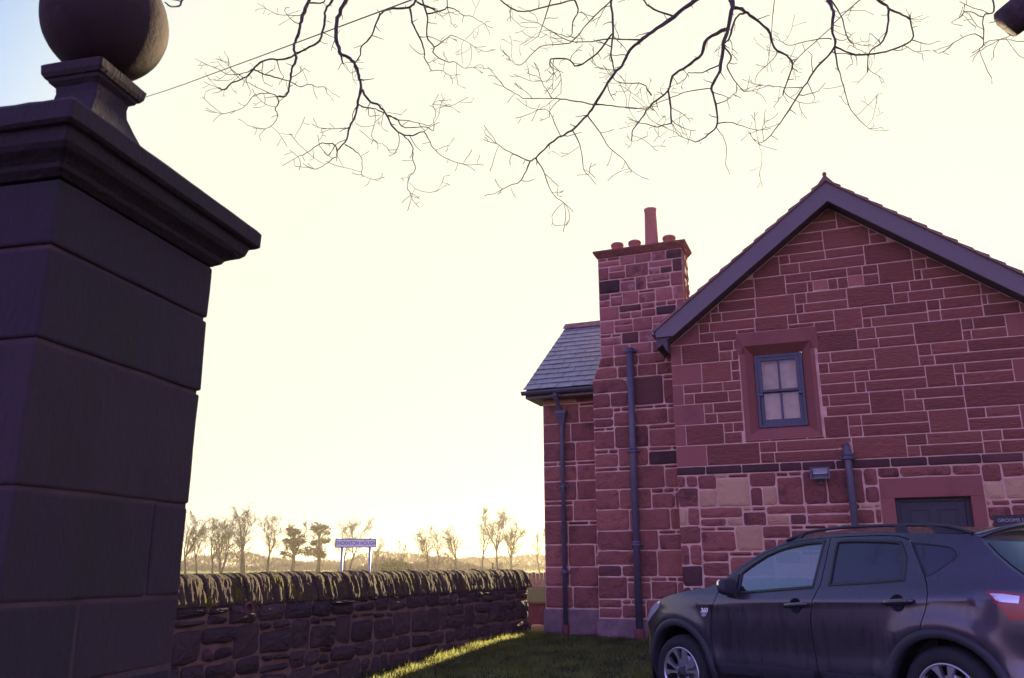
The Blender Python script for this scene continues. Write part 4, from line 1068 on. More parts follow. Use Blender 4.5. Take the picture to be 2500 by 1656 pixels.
# each limb of the overhanging tree: course, thickness at start and end, distance of start and end
BR = [
 ("A", q7([(845, -60), (830, 0), (790, 90), (765, 180), (745, 270), (715, 350), (735, 430), (700, 510), (688, 590), (680, 660), (650, 710), (595, 715), (605, 760), (580, 800), (600, 850), (560, 920), (510, 950)]), 30 / S7, 3 / S7, 8.6, 7.6),
 ("A2", q7([(1010, -60), (1000, 0), (950, 75), (940, 180), (905, 300), (830, 350), (720, 405), (640, 440), (540, 438), (470, 460), (420, 510), (370, 565), (270, 610), (205, 660), (160, 648)]), 20 / S7, 9 / S7, 9.2, 8.4),
 ("A3", q7([(420, 515), (480, 540), (600, 578), (680, 595), (760, 640), (830, 620), (880, 640), (940, 640)]), 10 / S7, 4 / S7, 8.6, 8.2),
 ("A4", q7([(410, 512), (350, 540), (240, 550), (160, 510), (85, 480)]), 8 / S7, 3 / S7, 8.6, 8.8),
 ("A5", q7([(600, 716), (550, 690), (480, 688), (430, 700), (400, 730), (360, 780), (300, 812), (190, 840)]), 8 / S7, 2.5 / S7, 7.7, 7.3),
 ("A6", q7([(540, 690), (410, 625), (320, 580), (260, 520)]), 5 / S7, 2.5 / S7, 7.8, 8.0),
 ("A7", q7([(815, 60), (770, 110), (680, 112), (600, 108), (510, 65)]), 8 / S7, 2.5 / S7, 8.5, 8.9),
 ("A8", q7([(830, 18), (930, 22), (945, -30)]), 12 / S7, 9 / S7, 8.6, 8.4),
 ("B", q7([(1110, -60), (1100, 0), (1050, 100), (1025, 240), (1045, 350), (1065, 400), (1110, 420), (1170, 480), (1190, 560), (1210, 640), (1225, 680), (1280, 750), (1345, 775), (1400, 850), (1440, 930), (1505, 985), (1590, 1000), (1660, 970), (1700, 1010), (1740, 1090), (1820, 1160), (1960, 1210)]), 34 / S7, 3 / S7, 7.9, 6.9),
 ("B1", q7([(1055, 380), (1068, 430), (1076, 472)]), 20 / S7, 10 / S7, 7.6, 7.5),
 ("B2", q7([(1212, 655), (1185, 770), (1170, 840), (1125, 940), (1105, 1030), (1040, 1110), (1035, 1155), (1010, 1160), (950, 1215), (870, 1250)]), 20 / S7, 3 / S7, 7.4, 6.8),
 ("B3", q7([(1125, 940), (1060, 945), (1000, 950)]), 8 / S7, 4 / S7, 7.2, 7.1),
 ("B4", q7([(1036, 1112), (1012, 1065), (960, 1058), (900, 1060), (820, 1120), (750, 1155)]), 10 / S7, 4 / S7, 7.0, 6.7),
 ("B5", q7([(1092, 1065), (1150, 1100), (1200, 1140), (1220, 1190), (1215, 1290)]), 9 / S7, 3 / S7, 7.0, 7.0),
 ("B6", q7([(1505, 985), (1570, 1050), (1595, 1110), (1590, 1170), (1610, 1220), (1605, 1265), (1570, 1300), (1550, 1380), (1580, 1435)]), 9 / S7, 2.5 / S7, 7.1, 6.8),
 ("B7", q7([(1405, 850), (1480, 880), (1520, 935), (1600, 940), (1690, 935), (1740, 965), (1745, 890), (1760, 840), (1740, 770)]), 10 / S7, 3 / S7, 7.2, 7.5),
 ("B8", q7([(1185, 770), (1230, 790), (1300, 800), (1380, 835)]), 11 / S7, 7 / S7, 7.3, 7.2),
 ("B9", q7([(1310, 815), (1315, 900), (1290, 1000), (1330, 1050)]), 5 / S7, 2.5 / S7, 7.2, 7.0),
 ("C", q7([(1620, -40), (1610, 10), (1570, 55), (1450, 65), (1370, 90), (1340, 130), (1290, 260), (1220, 340), (1200, 420), (1170, 462)]), 20 / S7, 9 / S7, 8.3, 7.6),
 ("C2", q7([(1570, 55), (1600, 200), (1650, 290), (1680, 390), (1675, 420), (1710, 480), (1730, 520), (1800, 520), (1870, 560)]), 14 / S7, 3 / S7, 8.2, 7.7),
 ("C3", q7([(1650, -50), (1660, 0), (1700, 130), (1695, 270), (1750, 350), (1740, 390), (1840, 455), (1900, 455), (1960, 500), (2040, 500)]), 15 / S7, 3 / S7, 8.8, 8.0),
 ("C4", q7([(1752, 350), (1845, 280), (1880, 262), (1990, 310), (2045, 345)]), 8 / S7, 2.5 / S7, 8.4, 8.5),
 ("C5", q7([(1612, 10), (1700, 50), (1760, 75)]), 14 / S7, 11 / S7, 8.3, 8.4),
 ("C6", q7([(1700, 105), (1820, 75), (1850, 55), (1920, 80), (1950, 110), (2030, 125), (2120, 180)]), 12 / S7, 3 / S7, 8.7, 8.3),
 ("C7", q7([(1850, 55), (1842, 0), (1830, -40)]), 8 / S7, 8 / S7, 8.6, 8.7),
 ("D", q8([(1020, -50), (930, 0), (830, 75), (740, 140), (690, 180), (640, 225), (605, 290), (560, 340), (490, 455), (455, 505), (385, 570), (310, 615), (230, 690), (205, 705), (160, 685), (100, 660), (60, 630)]), 20 / S8, 2.5 / S8, 7.2, 6.0),
 ("D1", q8([(207, 705), (180, 760), (160, 795), (120, 810), (85, 830)]), 6 / S8, 2 / S8, 6.15, 6.0),
 ("D2", q8([(230, 695), (260, 740), (300, 840), (350, 890)]), 6 / S8, 2 / S8, 6.2, 6.2),
 ("D3", q8([(560, -30), (560, 0), (570, 130), (560, 230), (572, 310)]), 12 / S8, 6 / S8, 7.6, 7.1),
 ("D4", q8([(562, 150), (500, 230), (415, 290), (370, 260), (295, 260), (295, 290)]), 8 / S8, 5 / S8, 7.4, 7.0),
 ("D5", q8([(690, 177), (560, 172), (400, 185), (310, 145), (240, 100)]), 7 / S8, 2.5 / S8, 7.0, 7.3),
 ("D6", q8([(570, -10), (460, 100), (380, 185), (250, 205), (165, 285), (120, 265)]), 6 / S8, 2.5 / S8, 7.6, 7.2),
 ("D7", q8([(490, 458), (380, 440), (300, 430), (190, 433), (150, 415), (90, 380)]), 6 / S8, 2 / S8, 6.6, 6.5),
 ("D8", q8([(490, 458), (560, 463), (690, 475), (740, 470)]), 6 / S8, 3 / S8, 6.6, 6.9),
 ("D9", q8([(455, 507), (510, 580), (550, 645), (610, 695), (640, 740)]), 5 / S8, 2 / S8, 6.5, 6.3),
 ("D10", q8([(390, 570), (425, 640), (440, 740), (460, 770)]), 5 / S8, 2 / S8, 6.4, 6.2),
 ("D11", q8([(340, 600), (290, 490), (240, 480)]), 4 / S8, 2 / S8, 6.3, 6.4),
 ("D12", q8([(835, 72), (745, 40), (700, 0), (690, -30)]), 8 / S8, 7 / S8, 7.1, 7.3),
 ("D13", q8([(300, 430), (275, 390), (250, 345)]), 4 / S8, 2 / S8, 6.5, 6.5),
 ("E", q8([(1070, -50), (1085, 0), (1090, 35), (1075, 110), (1050, 190), (1035, 310), (1000, 380), (1010, 430), (1025, 540), (985, 590), (930, 620), (860, 595)]), 24 / S8, 2.5 / S8, 8.2, 7.2),
 ("E1", q8([(1065, 130), (980, 170), (955, 240), (890, 290), (830, 335), (810, 395), (740, 455), (690, 520), (655, 570), (650, 620)]), 16 / S8, 4 / S8, 8.0, 7.5),
 ("E2", q8([(1100, 32), (1140, 45), (1180, 75), (1245, 130), (1275, 210), (1330, 245), (1355, 285), (1335, 345), (1310, 415)]), 15 / S8, 5 / S8, 8.2, 8.0),
 ("E3", q8([(1145, 58), (1105, 80), (1075, 170), (1052, 190)]), 9 / S8, 8 / S8, 8.2, 7.9),
 ("E4", q8([(1052, 195), (1085, 250), (1070, 300), (1130, 390), (1175, 400)]), 8 / S8, 3 / S8, 7.9, 7.7),
 ("E5", q8([(1025, 540), (1080, 535), (1140, 555), (1195, 570)]), 5 / S8, 2 / S8, 7.35, 7.3),
 ("E6", q8([(810, 395), (820, 470), (822, 540)]), 9 / S8, 6 / S8, 7.7, 7.6),
 ("E7", q8([(822, 540), (760, 555), (720, 545), (680, 540)]), 5 / S8, 3 / S8, 7.6, 7.5),
 ("E8", q8([(1000, 385), (900, 400), (830, 425), (720, 470)]), 5 / S8, 2.5 / S8, 7.55, 7.6),
 ("E9", q8([(1035, 285), (960, 318), (900, 320), (885, 345)]), 6 / S8, 3 / S8, 7.7, 7.6),
 ("E10", q8([(735, 420), (700, 370), (620, 365), (580, 355)]), 6 / S8, 3 / S8, 7.6, 7.4),
 ("F", q8([(1495, -40), (1510, 0), (1530, 50), (1525, 130), (1540, 205), (1460, 295), (1400, 385), (1320, 510), (1240, 610), (1205, 628)]), 17 / S8, 2.5 / S8, 8.9, 7.6),
 ("F1", q8([(1540, 205), (1550, 290), (1570, 350), (1600, 460), (1640, 520), (1690, 565)]), 7 / S8, 2 / S8, 8.5, 8.3),
 ("F2", q8([(1540, 205), (1630, 240), (1740, 230), (1840, 200), (1880, 160), (1868, 80)]), 8 / S8, 6 / S8, 8.5, 8.7),
 ("F3", q8([(1700, -40), (1730, 0), (1775, 40), (1765, 140), (1740, 190), (1690, 230), (1683, 320)]), 14 / S8, 4 / S8, 9.0, 8.5),
 ("F4", q8([(1775, 40), (1820, 60), (1870, 80)]), 10 / S8, 7 / S8, 8.9, 8.7),
 ("F5", q8([(1525, 172), (1480, 170), (1400, 185), (1340, 200), (1300, 180)]), 5 / S8, 2.5 / S8, 8.6, 8.8),
 ("F6", q8([(1670, -20), (1560, 80), (1480, 160), (1390, 240), (1355, 285)]), 5 / S8, 3 / S8, 9.0, 8.2),
 ("F7", q8([(1520, 0), (1560, 60), (1600, 175), (1625, 190)]), 7 / S8, 3 / S8, 8.8, 8.7),
 ("F8", q8([(1400, 385), (1300, 382), (1220, 375)]), 4 / S8, 2 / S8, 8.0, 8.0),
 ("G1", q8([(40, -30), (150, 50), (270, 30), (390, 0), (400, -20)]), 6 / S8, 6 / S8, 8.0, 8.3),
 ("G2", q8([(385, -20), (415, 40), (395, 90), (380, 160), (330, 150)]), 8 / S8, 3 / S8, 8.3, 8.0),
 ("G3", q8([(300, -20), (260, 110), (240, 160)]), 6 / S8, 2.5 / S8, 8.1, 7.9),
 ("G4", q8([(1275, -20), (1265, 100), (1250, 250)]), 4 / S8, 2 / S8, 8.3, 8.4),
 ("I1", q8([(2225, -30), (2235, 50), (2190, 75), (2190, 190), (2170, 220)]), 8 / S8, 3 / S8, 5.6, 5.6),
 ("I2", q8([(2190, 75), (2120, 50), (2080, 80)]), 5 / S8, 2.5 / S8, 5.6, 5.5),
 ("I3", q8([(2190, 170), (2140, 150), (2060, 185)]), 5 / S8, 2.5 / S8, 5.6, 5.7),
 ("I4", q8([(2330, 90), (2310, 150), (2260, 175)]), 5 / S8, 2.5 / S8, 5.3, 5.4),
 ("I5", q8([(2215, 100), (2250, 95), (2300, 100)]), 4 / S8, 2.5 / S8, 5.6, 5.4),
 ("J", [(402, 5), (420, 17), (440, 12), (452, -20)], 3, 5, 5.0, 5.2),
]
ot = empty("overhanging_tree", (8.2, 1.4, 0), 0, "bare leafless tree whose gnarled branches hang into the top of the view", "tree")
OT = Vector((8.2, 1.4, 0))
rtw = random.Random(101)
hub = Vector((6.6, 4.6, 9.6))
tr = MB().tube([Vector((8.2, 1.4, -.3)) - OT, Vector((8.1, 1.5, 1.0)) - OT, Vector((7.7, 2.2, 4.0)) - OT, Vector((7.2, 3.3, 7.0)) - OT, hub - OT, hub + Vector((-.5, 1.0, 2.5)) - OT], [.55, .42, .36, .30, .24, .12], 14).obj("trunk", MAT["bark"], ot, True)
tw = MB(); tw_n = 0
def twig(p, d, L, r, lev):
    global tw_n
    n = max(3, int(L / .05)); pts = [p.copy()]; cur = p.copy(); dd = d.normalized()
    bend = Vector((rtw.gauss(0, 1), rtw.gauss(0, .5), rtw.gauss(.4, 1))).normalized() * .16
    for i in range(n):
        dd = (dd + bend + Vector((rtw.gauss(0, .20), rtw.gauss(0, .14), rtw.gauss(0, .20)))).normalized()
        cur = cur + dd * (L / n); pts.append(cur.copy())
        if lev < 2 and i >= 1 and rtw.random() < (.38 if lev == 0 else .25):
            side = dd.cross(Vector((rtw.gauss(0, .35), 1, rtw.gauss(0, .35)))).normalized() * rtw.choice((-1, 1))
            twig(cur, dd * .7 + side, L * rtw.uniform(.25, .55), r * .72, lev + 1)
    tw.tube([q - OT for q in pts], [r + (.0031 - r) * i / n for i in range(n + 1)], 3, cap=False); tw_n += 1
for (nm, pts, w0, w1, d0, d1) in BR:
    n = len(pts)
    P = []
    for i, (x, y) in enumerate(pts):
        t = i / (n - 1)
        P.append(at_px(x, y, d0 + (d1 - d0) * t + .0))
    top = [k for k in (0, n - 1) if pts[k][1] < -5]
    k0 = 2067.3
    rad = [max(.0030, .575 * (w0 + (w1 - w0) * (i / (n - 1)) ** .8) * (d0 + (d1 - d0) * i / (n - 1)) / k0 / .96) for i in range(n)]
    Q = smooth_path(P, 4)
    rq = [float(np.interp(i / 4, range(n), rad)) for i in range(len(Q))]
    Q = [q + Vector((rtw.gauss(0, 1), rtw.gauss(0, 1), rtw.gauss(0, 1))) * (.10 * rq[i] + .0022) for i, q in enumerate(Q)]
    rq = [q * rtw.uniform(.88, 1.16) for q in rq]
    if 0 in top:                             # carry the limb on, out of view, back to the trunk
        a = Q[0]; mid_ = a.lerp(hub, .45) + Vector((0, 0, .9))
        Q = smooth_path([hub.copy(), mid_, a, Q[1]], 5)[:-5] + Q
        rq = [rq[0] * 2.2 + (rq[0] - rq[0] * 2.2) * i / (len(Q) - len(rq)) for i in range(len(Q) - len(rq))] + rq
    MB().tube([q - OT for q in Q], rq, 7).obj("branch", MAT["bark"], ot, True)
    # knobs and twigs
    acc = 0
    vis = Q if 0 not in top else Q[10:]
    rv = rq[-len(vis):]
    for i in range(1, len(vis)):
        seg = (vis[i] - vis[i - 1]).length; acc += seg
        t = i / len(vis)
        if acc > rtw.uniform(.11, .27) / (.55 + .9 * t):
            acc = 0
            dd = (vis[i] - vis[i - 1]).normalized()
            side = dd.cross(Vector((rtw.gauss(0, .5), 1, rtw.gauss(0, .5)))).normalized() * rtw.choice((-1, 1))
            L = rtw.uniform(.03, .12) if rtw.random() < .45 else rtw.uniform(.13, .40) * (.55 + .6 * t)
            twig(vis[i], side + dd * rtw.uniform(.1, .8), L, min(.0072, rv[i] * .75) * rtw.uniform(.7, 1.0), 0 if L > .12 else 2)
    if 0 in top or True:
        dd = (Q[-1] - Q[-2]).normalized()
        if pts[-1][1] > 0:
            for _ in range(3): twig(Q[-1], dd + Vector((rtw.gauss(0, .5), rtw.gauss(0, .3), rtw.gauss(0, .5))), rtw.uniform(.1, .25), .0025, 1)
tag(tw.obj("twigs", MAT["bark"], ot), kind="stuff")
P = [at_px(1180 + x / S8, y / S8, d) for x, y, d in ((2250, -330, 5.2), (2330, -180, 5.1), (2372, -60, 5.0), (2405, -10, 4.95), (2490, -40, 4.9))]
MB().tube([q - OT for q in smooth_path(P + [hub.lerp(OT + Vector((-.7, 1.5, 6)), .6)], 4)], [.10, .10, .095, .09, .085, .08, .075, .075, .075, .078, .082, .09, .095, .10, .105, .11, .11, .11, .12, .13, .14, .15][:21], 12).obj("limb", MAT["bark"], ot, True)

# far row of bare trees across the fields
def make_tree(seed, h=14.0, stems=1, spread=1.0, leaders=3):
    rn = random.Random(seed); tk = MB(); cr = MB()
    def limb(p, d, L, r, n, up, wob, mb, sides, tip):
        pts = [p.copy()]; rad = [r]; cur = p.copy(); dd = d.normalized(); dirs = [dd.copy()]
        for i in range(n):
            dd = (dd + Vector((rn.gauss(0, wob), rn.gauss(0, wob), up + rn.gauss(0, wob * .6)))).normalized()
            cur = cur + dd * (L / n); pts.append(cur.copy()); rad.append(r + (tip - r) * (i + 1) / n); dirs.append(dd.copy())
        mb.tube(pts, rad, sides, cap=False); return pts, rad, dirs
    def side(dd, ang):
        ax = dd.cross(Vector((rn.gauss(0, 1), rn.gauss(0, 1), rn.gauss(0, .4)))).normalized()
        return (dd * math.cos(ang) + ax * math.sin(ang)).normalized()
    def twigs(pts, dirs, L, r, lev):
        for i in range(1, len(pts)):
            for _ in range(2 if lev == 0 else 1):
                if rn.random() < .85:
                    q, _r, d2 = limb(pts[i], side(dirs[i], rn.uniform(.5, 1.0)), L * rn.uniform(.5, 1.1), r, 3, .10, .18, cr, 3, .018)
                    if lev < 2: twigs(q, d2, L * .55, max(.022, r * .7), lev + 1)
    for s in range(stems):
        b = Vector(((s - (stems - 1) / 2) * .9, rn.uniform(-.2, .2), -.3))
        pts, rad, dirs = limb(b, Vector(((s - (stems - 1) / 2) * .22 + rn.gauss(0, .05), rn.gauss(0, .05), 1)), h * rn.uniform(.26, .36), h * .021, 4, .05, .06, tk, 7, h * .016)
        for k in range(leaders):
            a = rn.uniform(0, 6.28); sp = rn.uniform(.18, .42) * spread
            q, r2, d2 = limb(pts[-1], Vector((math.cos(a) * sp, math.sin(a) * sp, 1)), h * rn.uniform(.5, .68), h * .0125, 8, .03, .12, tk, 5, .035)
            for i in range(1, len(q)):
                t = i / len(q)
                for _ in range(rn.choice((1, 2, 2))):
                    q3, r3, d3 = limb(q[i], side(d2[i], rn.uniform(.55, 1.05)), h * .24 * (1.1 - .75 * t) * rn.uniform(.6, 1.2) * (.6 + .6 * spread), max(.04, r2[i] * .5), 5, .07, .16, cr, 4, .025)
                    twigs(q3, d3, h * .075, .032, 1 if rn.random() < .5 else 0)
        for _ in range(3):
            q3, r3, d3 = limb(pts[rn.choice((2, 3))], side(Vector((0, 0, 1)), rn.uniform(1.0, 1.4)), h * rn.uniform(.16, .28), .07, 5, .05, .14, cr, 4, .025)
            twigs(q3, d3, h * .06, .028, 1)
    return tk, cr
TV = []
for i, (sd, st, sp, ld) in enumerate(((1, 1, 1.05, 4), (2, 2, .9, 2), (5, 1, .55, 2), (8, 1, .8, 3))):
    tk, cr = make_tree(sd, 14.0, st, sp, ld)
    zmax = max(v[2] for v in cr.v)
    TV.append((tk, cr, zmax))
def place_mesh(mbx, name, mat):
    me = bpy.data.meshes.new(name); me.from_pydata(mbx.v, [], mbx.f); me.materials.append(mat); return me
TM = [(place_mesh(t, "trunk", MAT["far bark"]), place_mesh(c, "crown", MAT["far bark"]), z) for t, c, z in TV]
TREES = [  # px base x, px top y, variant, distance, label
 (455, 1243, 0, 150, "leftmost bare tree in the far row, next to the gate pier"),
 (481, 1277, 2, 150, "slim bare tree second from the gate pier in the far row"),
 (521, 1258, 0, 150, "bare tree with wide fork third from the gate pier"),
 (541, 1250, 1, 148, "bare two stemmed tree just left of the tallest tree of the far row"),
 (592, 1226, 1, 145, "tallest bare tree of the far row, with twin trunks"),
 (652, 1250, 3, 148, "bare twin stemmed tree leaning left of the two dark pines"),
 (715, 1268, 3, 145, "bare tree in front of the flat topped pine"),
 (782, 1282, 2, 150, "bare tree in front of the rounder pine left of the village sign"),
 (848, 1253, 1, 150, "round headed bare tree directly behind the village sign"),
 (918, 1310, 2, 165, "small bare tree just right of the village sign"),
 (978, 1315, 2, 150, "small thin bare tree standing alone by the pale green bush"),
 (1041, 1284, 0, 140, "left of the three bare trees in the middle of the gap"),
 (1066, 1279, 2, 142, "middle of the three bare trees in the gap, narrow crown"),
 (1109, 1276, 0, 146, "right of the three bare trees in the gap, low spreading limb"),
 (1177, 1252, 2, 142, "slim bare tree left beside the big upright tree near the cottage"),
 (1212, 1232, 3, 138, "big upright bare tree with thick fork near the cottage"),
 (1249, 1256, 0, 142, "bare tree right beside the big upright tree near the cottage"),
 (1318, 1284, 2, 150, "thin bare tree glimpsed right against the cottage corner"),
]
for i, (bx, ty, v, D, lab) in enumerate(TREES):
    b = at_px(bx, 1395, D); z0 = gz(b.x, D); t_ = at_px(bx, ty, D)
    s = (t_.z - z0) / TM[v][2]
    o = empty("bare_tree", (b.x, D, z0), rtw.uniform(0, 6.28), lab, "tree", "row of bare trees across the fields")
    o.scale = (s * 1.05, s * 1.05, s)
    for nm, me in (("trunk", TM[v][0]), ("crown", TM[v][1])):
        c = bpy.data.objects.new(nm, me); COL.objects.link(c); c.parent = o
def leaf_cloud(clumps, n, size, rn, flat=.5):
    m = MB()
    for _ in range(n):
        c, r = rn.choice(clumps)
        d = Vector((rn.gauss(0, 1), rn.gauss(0, 1), rn.gauss(0, 1))).normalized() * (rn.random() ** .4)
        p = Vector((c[0] + d.x * r[0], c[1] + d.y * r[1], c[2] + d.z * r[2]))
        a = Vector((rn.gauss(0, 1), rn.gauss(0, 1), rn.gauss(0, flat))).normalized() * size * rn.uniform(.5, 1.3); b = a.orthogonal().normalized() * size * rn.uniform(.3, .7)
        m.add([p - a, p + b, p + a], [(0, 1, 2)])
    return m
rp_ = random.Random(66)
for bx, wpx, top, bot, lab in ((713, 66, 1290, 1345, "flat topped dark pine left of the village sign"), (775, 58, 1283, 1345, "rounder dark pine standing nearest the village sign")):
    D = 158; b = at_px(bx, 1395, D); z0 = gz(b.x, D)
    o = empty("pine_tree", (b.x, D, z0), 0, lab, "tree")
    zt_, zb_ = at_px(bx, top, D).z - z0, at_px(bx, bot, D).z - z0; hw = wpx / 2067.3 * D / 2 / .95
    tk = MB(); tk.tube([(0, 0, -.3), (.2, 0, zb_ * .5), (.1, 0, zb_), (-.2, .1, zt_ - .6)], [.4, .32, .25, .08], 8)
    cl = []
    for k in range(20):
        zz = rp_.uniform(zb_ * .72, zt_); f = (1 - .5 * (zz - zb_) / (zt_ - zb_)) * rp_.uniform(.6, 1.1); x = rp_.uniform(-1, 1) * hw * .8 * f; y = rp_.uniform(-1, 1) * hw * .7 * f
        cl.append(((x, y, zz), (hw * rp_.uniform(.25, .55), hw * .45, (zt_ - zb_) * rp_.uniform(.07, .16))))
        tk.tube([(0, 0, zz * .8), (x * .6, y * .6, zz - .3), (x, y, zz)], [.12, .08, .04], 5)
    tk.obj("trunk", MAT["far bark"], o); leaf_cloud(cl, 1900, .32, rp_).obj("crown", MAT["pine needles"], o)
D = 120; b = at_px(962, 1395, D)
o = empty("bush", (b.x, D, gz(b.x, D)), 0, "pale yellow green bush just right of the village sign", "bush")
leaf_cloud([((x, 0, z), (1.0, .9, .8)) for x, z in ((-1.6, .9), (-.6, 1.6), (.5, 1.7), (1.5, 1.1), (0, .8), (-1.0, .7))], 2600, .16, rp_).obj("foliage", MAT["pale leaf"], o)
MB().tube([(0, 0, -.2), (0, 0, 1.2)], [.1, .04], 6).tube([(0, 0, .2), (-1, 0, 1.3)], [.06, .02], 5).tube([(0, 0, .2), (1, 0, 1.3)], [.06, .02], 5).obj("stem", MAT["far bark"], o)
def wood(name, D, x0, x1, hfun, n, size, mat, rn):
    m = MB()
    for _ in range(n):
        x = rn.uniform(x0, x1); hh = hfun(x); z = hh * rn.random() ** .8
        p = Vector((x, D + rn.uniform(-6, 6), z)); a = Vector((rn.gauss(0, .5), rn.gauss(0, .3), rn.gauss(.6, .6))).normalized() * size * rn.uniform(.5, 1.4)
        b = Vector((a.z, 0, -a.x)) * rn.uniform(.12, .5)
        m.add([p - a, p + b, p + a], [(0, 1, 2)])
    return tag(m.obj(name, mat), kind="stuff")
rn = random.Random(12)
def hf(sd, base, amp, sc): return lambda x: max(.6, base + amp * (noise.noise(Vector((x / sc, sd, 0))) + .5 * noise.noise(Vector((x / sc * 3.1, sd, 4)))))
wood("distant_woodland", 330, -190, 60, hf(3, 4.6, 4.0, 30), 15000, .95, MAT["far wood"], rn)
wood("far_hedgerow", 230, -120, 40, hf(9, 1.6, 1.8, 16), 9000, .42, MAT["far wood"], rn)
wood("near_thicket", 165, -32, -2, hf(21, 1.9, 2.6, 9), 5200, .30, MAT["far wood"], rn)
o = MB().tube([(0, 0, -.3), (0, 0, 1.6)], .09, 8).obj("fence_post", MAT["far bark"]); b = at_px(1203, 1395, 90); o.location = (b.x, 90, gz(b.x, 90))
tag(o, "lone wooden field post left of the big upright bare tree", "post")

# overhead wire
wp = [at_px(353, 238, 15.0), at_px(1005, 0, 6.6)]
dv = wp[0] - wp[1]
pts = [wp[1] - dv * .9, wp[1] - dv * .3, wp[1], wp[1] + dv * .5 + Vector((0, 0, -.02)), wp[0], wp[0] + dv * 1.0 + Vector((0, 0, .25))]
tag(MB().tube(smooth_path(pts, 4), .0065, 8).obj("overhead_wire", MAT["wire black"], None, True), "thin black overhead wire slanting from behind the pier up across the branches", "wire")

# lawn blades
def blades():
    rg = np.random.default_rng(5)
    xs = []; ys = []
    N = 95000
    x = rg.uniform(-4.2, 4.6, N * 2); y = 6.8 + (15.2 - 6.8) * rg.random(N * 2) ** 1.15
    k = (np.abs(x / np.maximum(y, 1)) < .62)
    fx = .245 + (y - 14.87) * math.tan(WDIR)
    k &= x > fx + .02 * rg.random(len(x))
    ux = (x - HO.x) * math.cos(HYAW) - (y - HO.y) * math.sin(HYAW); uy = (x - HO.x) * math.sin(HYAW) + (y - HO.y) * math.cos(HYAW)
    k &= ~((uy > -.01) & (ux > -.02)) & ~((uy > .34) & (ux > -1.42)) & ~((uy > .68) & (ux > -2.44))
    x, y = x[k][:N], y[k][:N]; n = len(x)
    tus = np.array([noise.noise(Vector((a * 2.3, b * 2.3, 0))) for a, b in zip(x, y)])
    hgt = rg.uniform(.022, .06, n) * (1 + 1.1 * np.clip(tus, -.4, 1)) * np.where(x < .245 + (y - 14.87) * math.tan(WDIR) + .10, 1.3, 1.0) * (1 + .5 * (rg.random(n) < .1)); wdt = rg.uniform(.003, .0065, n); th = rg.uniform(0, 2 * np.pi, n)
    lx = rg.normal(0, .4, n) * hgt; ly = rg.normal(0, .4, n) * hgt
    z = np.array([gz(a, b) for a, b in zip(x, y)])
    V = np.empty((n, 3, 3)); c, s = np.cos(th) * wdt, np.sin(th) * wdt
    V[:, 0] = np.stack([x - c, y - s, z - .004], 1); V[:, 1] = np.stack([x + c, y + s, z - .004], 1); V[:, 2] = np.stack([x + lx, y + ly, z + hgt], 1)
    me = bpy.data.meshes.new("lawn_grass"); me.vertices.add(n * 3); me.vertices.foreach_set("co", V.reshape(-1))
    me.loops.add(n * 3); me.loops.foreach_set("vertex_index", np.arange(n * 3)); me.polygons.add(n); me.polygons.foreach_set("loop_start", np.arange(n) * 3)
    me.update(calc_edges=True); me.validate(); me.materials.append(MAT["grass blade"])
    o = bpy.data.objects.new("lawn_grass", me); COL.objects.link(o); tag(o, kind="stuff")
blades()

# ------------------------------------------------------------------ the parked car
CYAW, CPIT = R(32.971), R(-1.793)
YC = 0.83
c_f = Vector((-math.sin(CYAW) * math.cos(CPIT), math.cos(CYAW) * math.cos(CPIT), math.sin(CPIT)))
c_l = Vector((-math.cos(CYAW), -math.sin(CYAW), 0)); c_u = c_f.cross(c_l)
c_o = Vector((1.5813, 8.5091, H - 0.98246)) - c_u * .34 - c_l * YC
car = empty("parked_car", (0, 0, 0), 0, "dark grey family crossover car with roof rails parked in front of the cottage", "car")
car.matrix_world = Matrix(((c_f.x, c_l.x, c_u.x, c_o.x), (c_f.y, c_l.y, c_u.y, c_o.y), (c_f.z, c_l.z, c_u.z, c_o.z), (0, 0, 0, 1)))
Bs = pchip([-.95, -.85, -.75, -.62, -.5, -.35, -.1, .2, .8, 1.8, 2.5, 2.8, 3.0, 3.15, 3.28, 3.36, 3.42], [-.62, -.42, -.27, -.15, -.085, -.035, .005, .03, .042, .042, .035, .012, -.02, -.065, -.14, -.22, -.34])
Fz = pchip([.15, .25, .36, .46, .6, .8, .96, 1.05, 1.12, 1.3, 1.45, 1.52, 1.6], [-.12, -.07, -.025, .0, -.008, 0.0, -.004, -.022, -.06, -.145, -.225, -.275, -.34])
def Wy(s, z):
    w = float(Bs(s)) + float(Fz(z))
    for (a, r0) in ((0.0, .50), (2.63, .48)):          # swelling round the wheel arches
        d = math.hypot(s - a, z - .34)
        w += .016 * math.exp(-((d - r0) / .09) ** 2) * (1 if z > .34 else .4)
    w += .006 * math.exp(-((z - .955 - .018 * s) / .03) ** 2) * (1 if .3 < s < 2.9 else 0)   # waist crease
    return w
def body(s, z, off=0.0):
    """point on the car's left side at s behind the front hub and z above ground"""
    e = .01
    ny = Vector((-(-(Wy(s + e, z) - Wy(s - e, z)) / (2 * e)), 1, -(Wy(s, z + e) - Wy(s, z - e)) / (2 * e))).normalized() if off else Vector((0, 1, 0))
    return Vector((-s, YC + Wy(s, z), z)) + ny * off
def inpoly(x, y, P):
    c = False; j = len(P) - 1
    for i in range(len(P)):
        if (P[i][1] > y) != (P[j][1] > y) and x < (P[j][0] - P[i][0]) * (y - P[i][1]) / (P[j][1] - P[i][1]) + P[i][0]: c = not c
        j = i
    return c
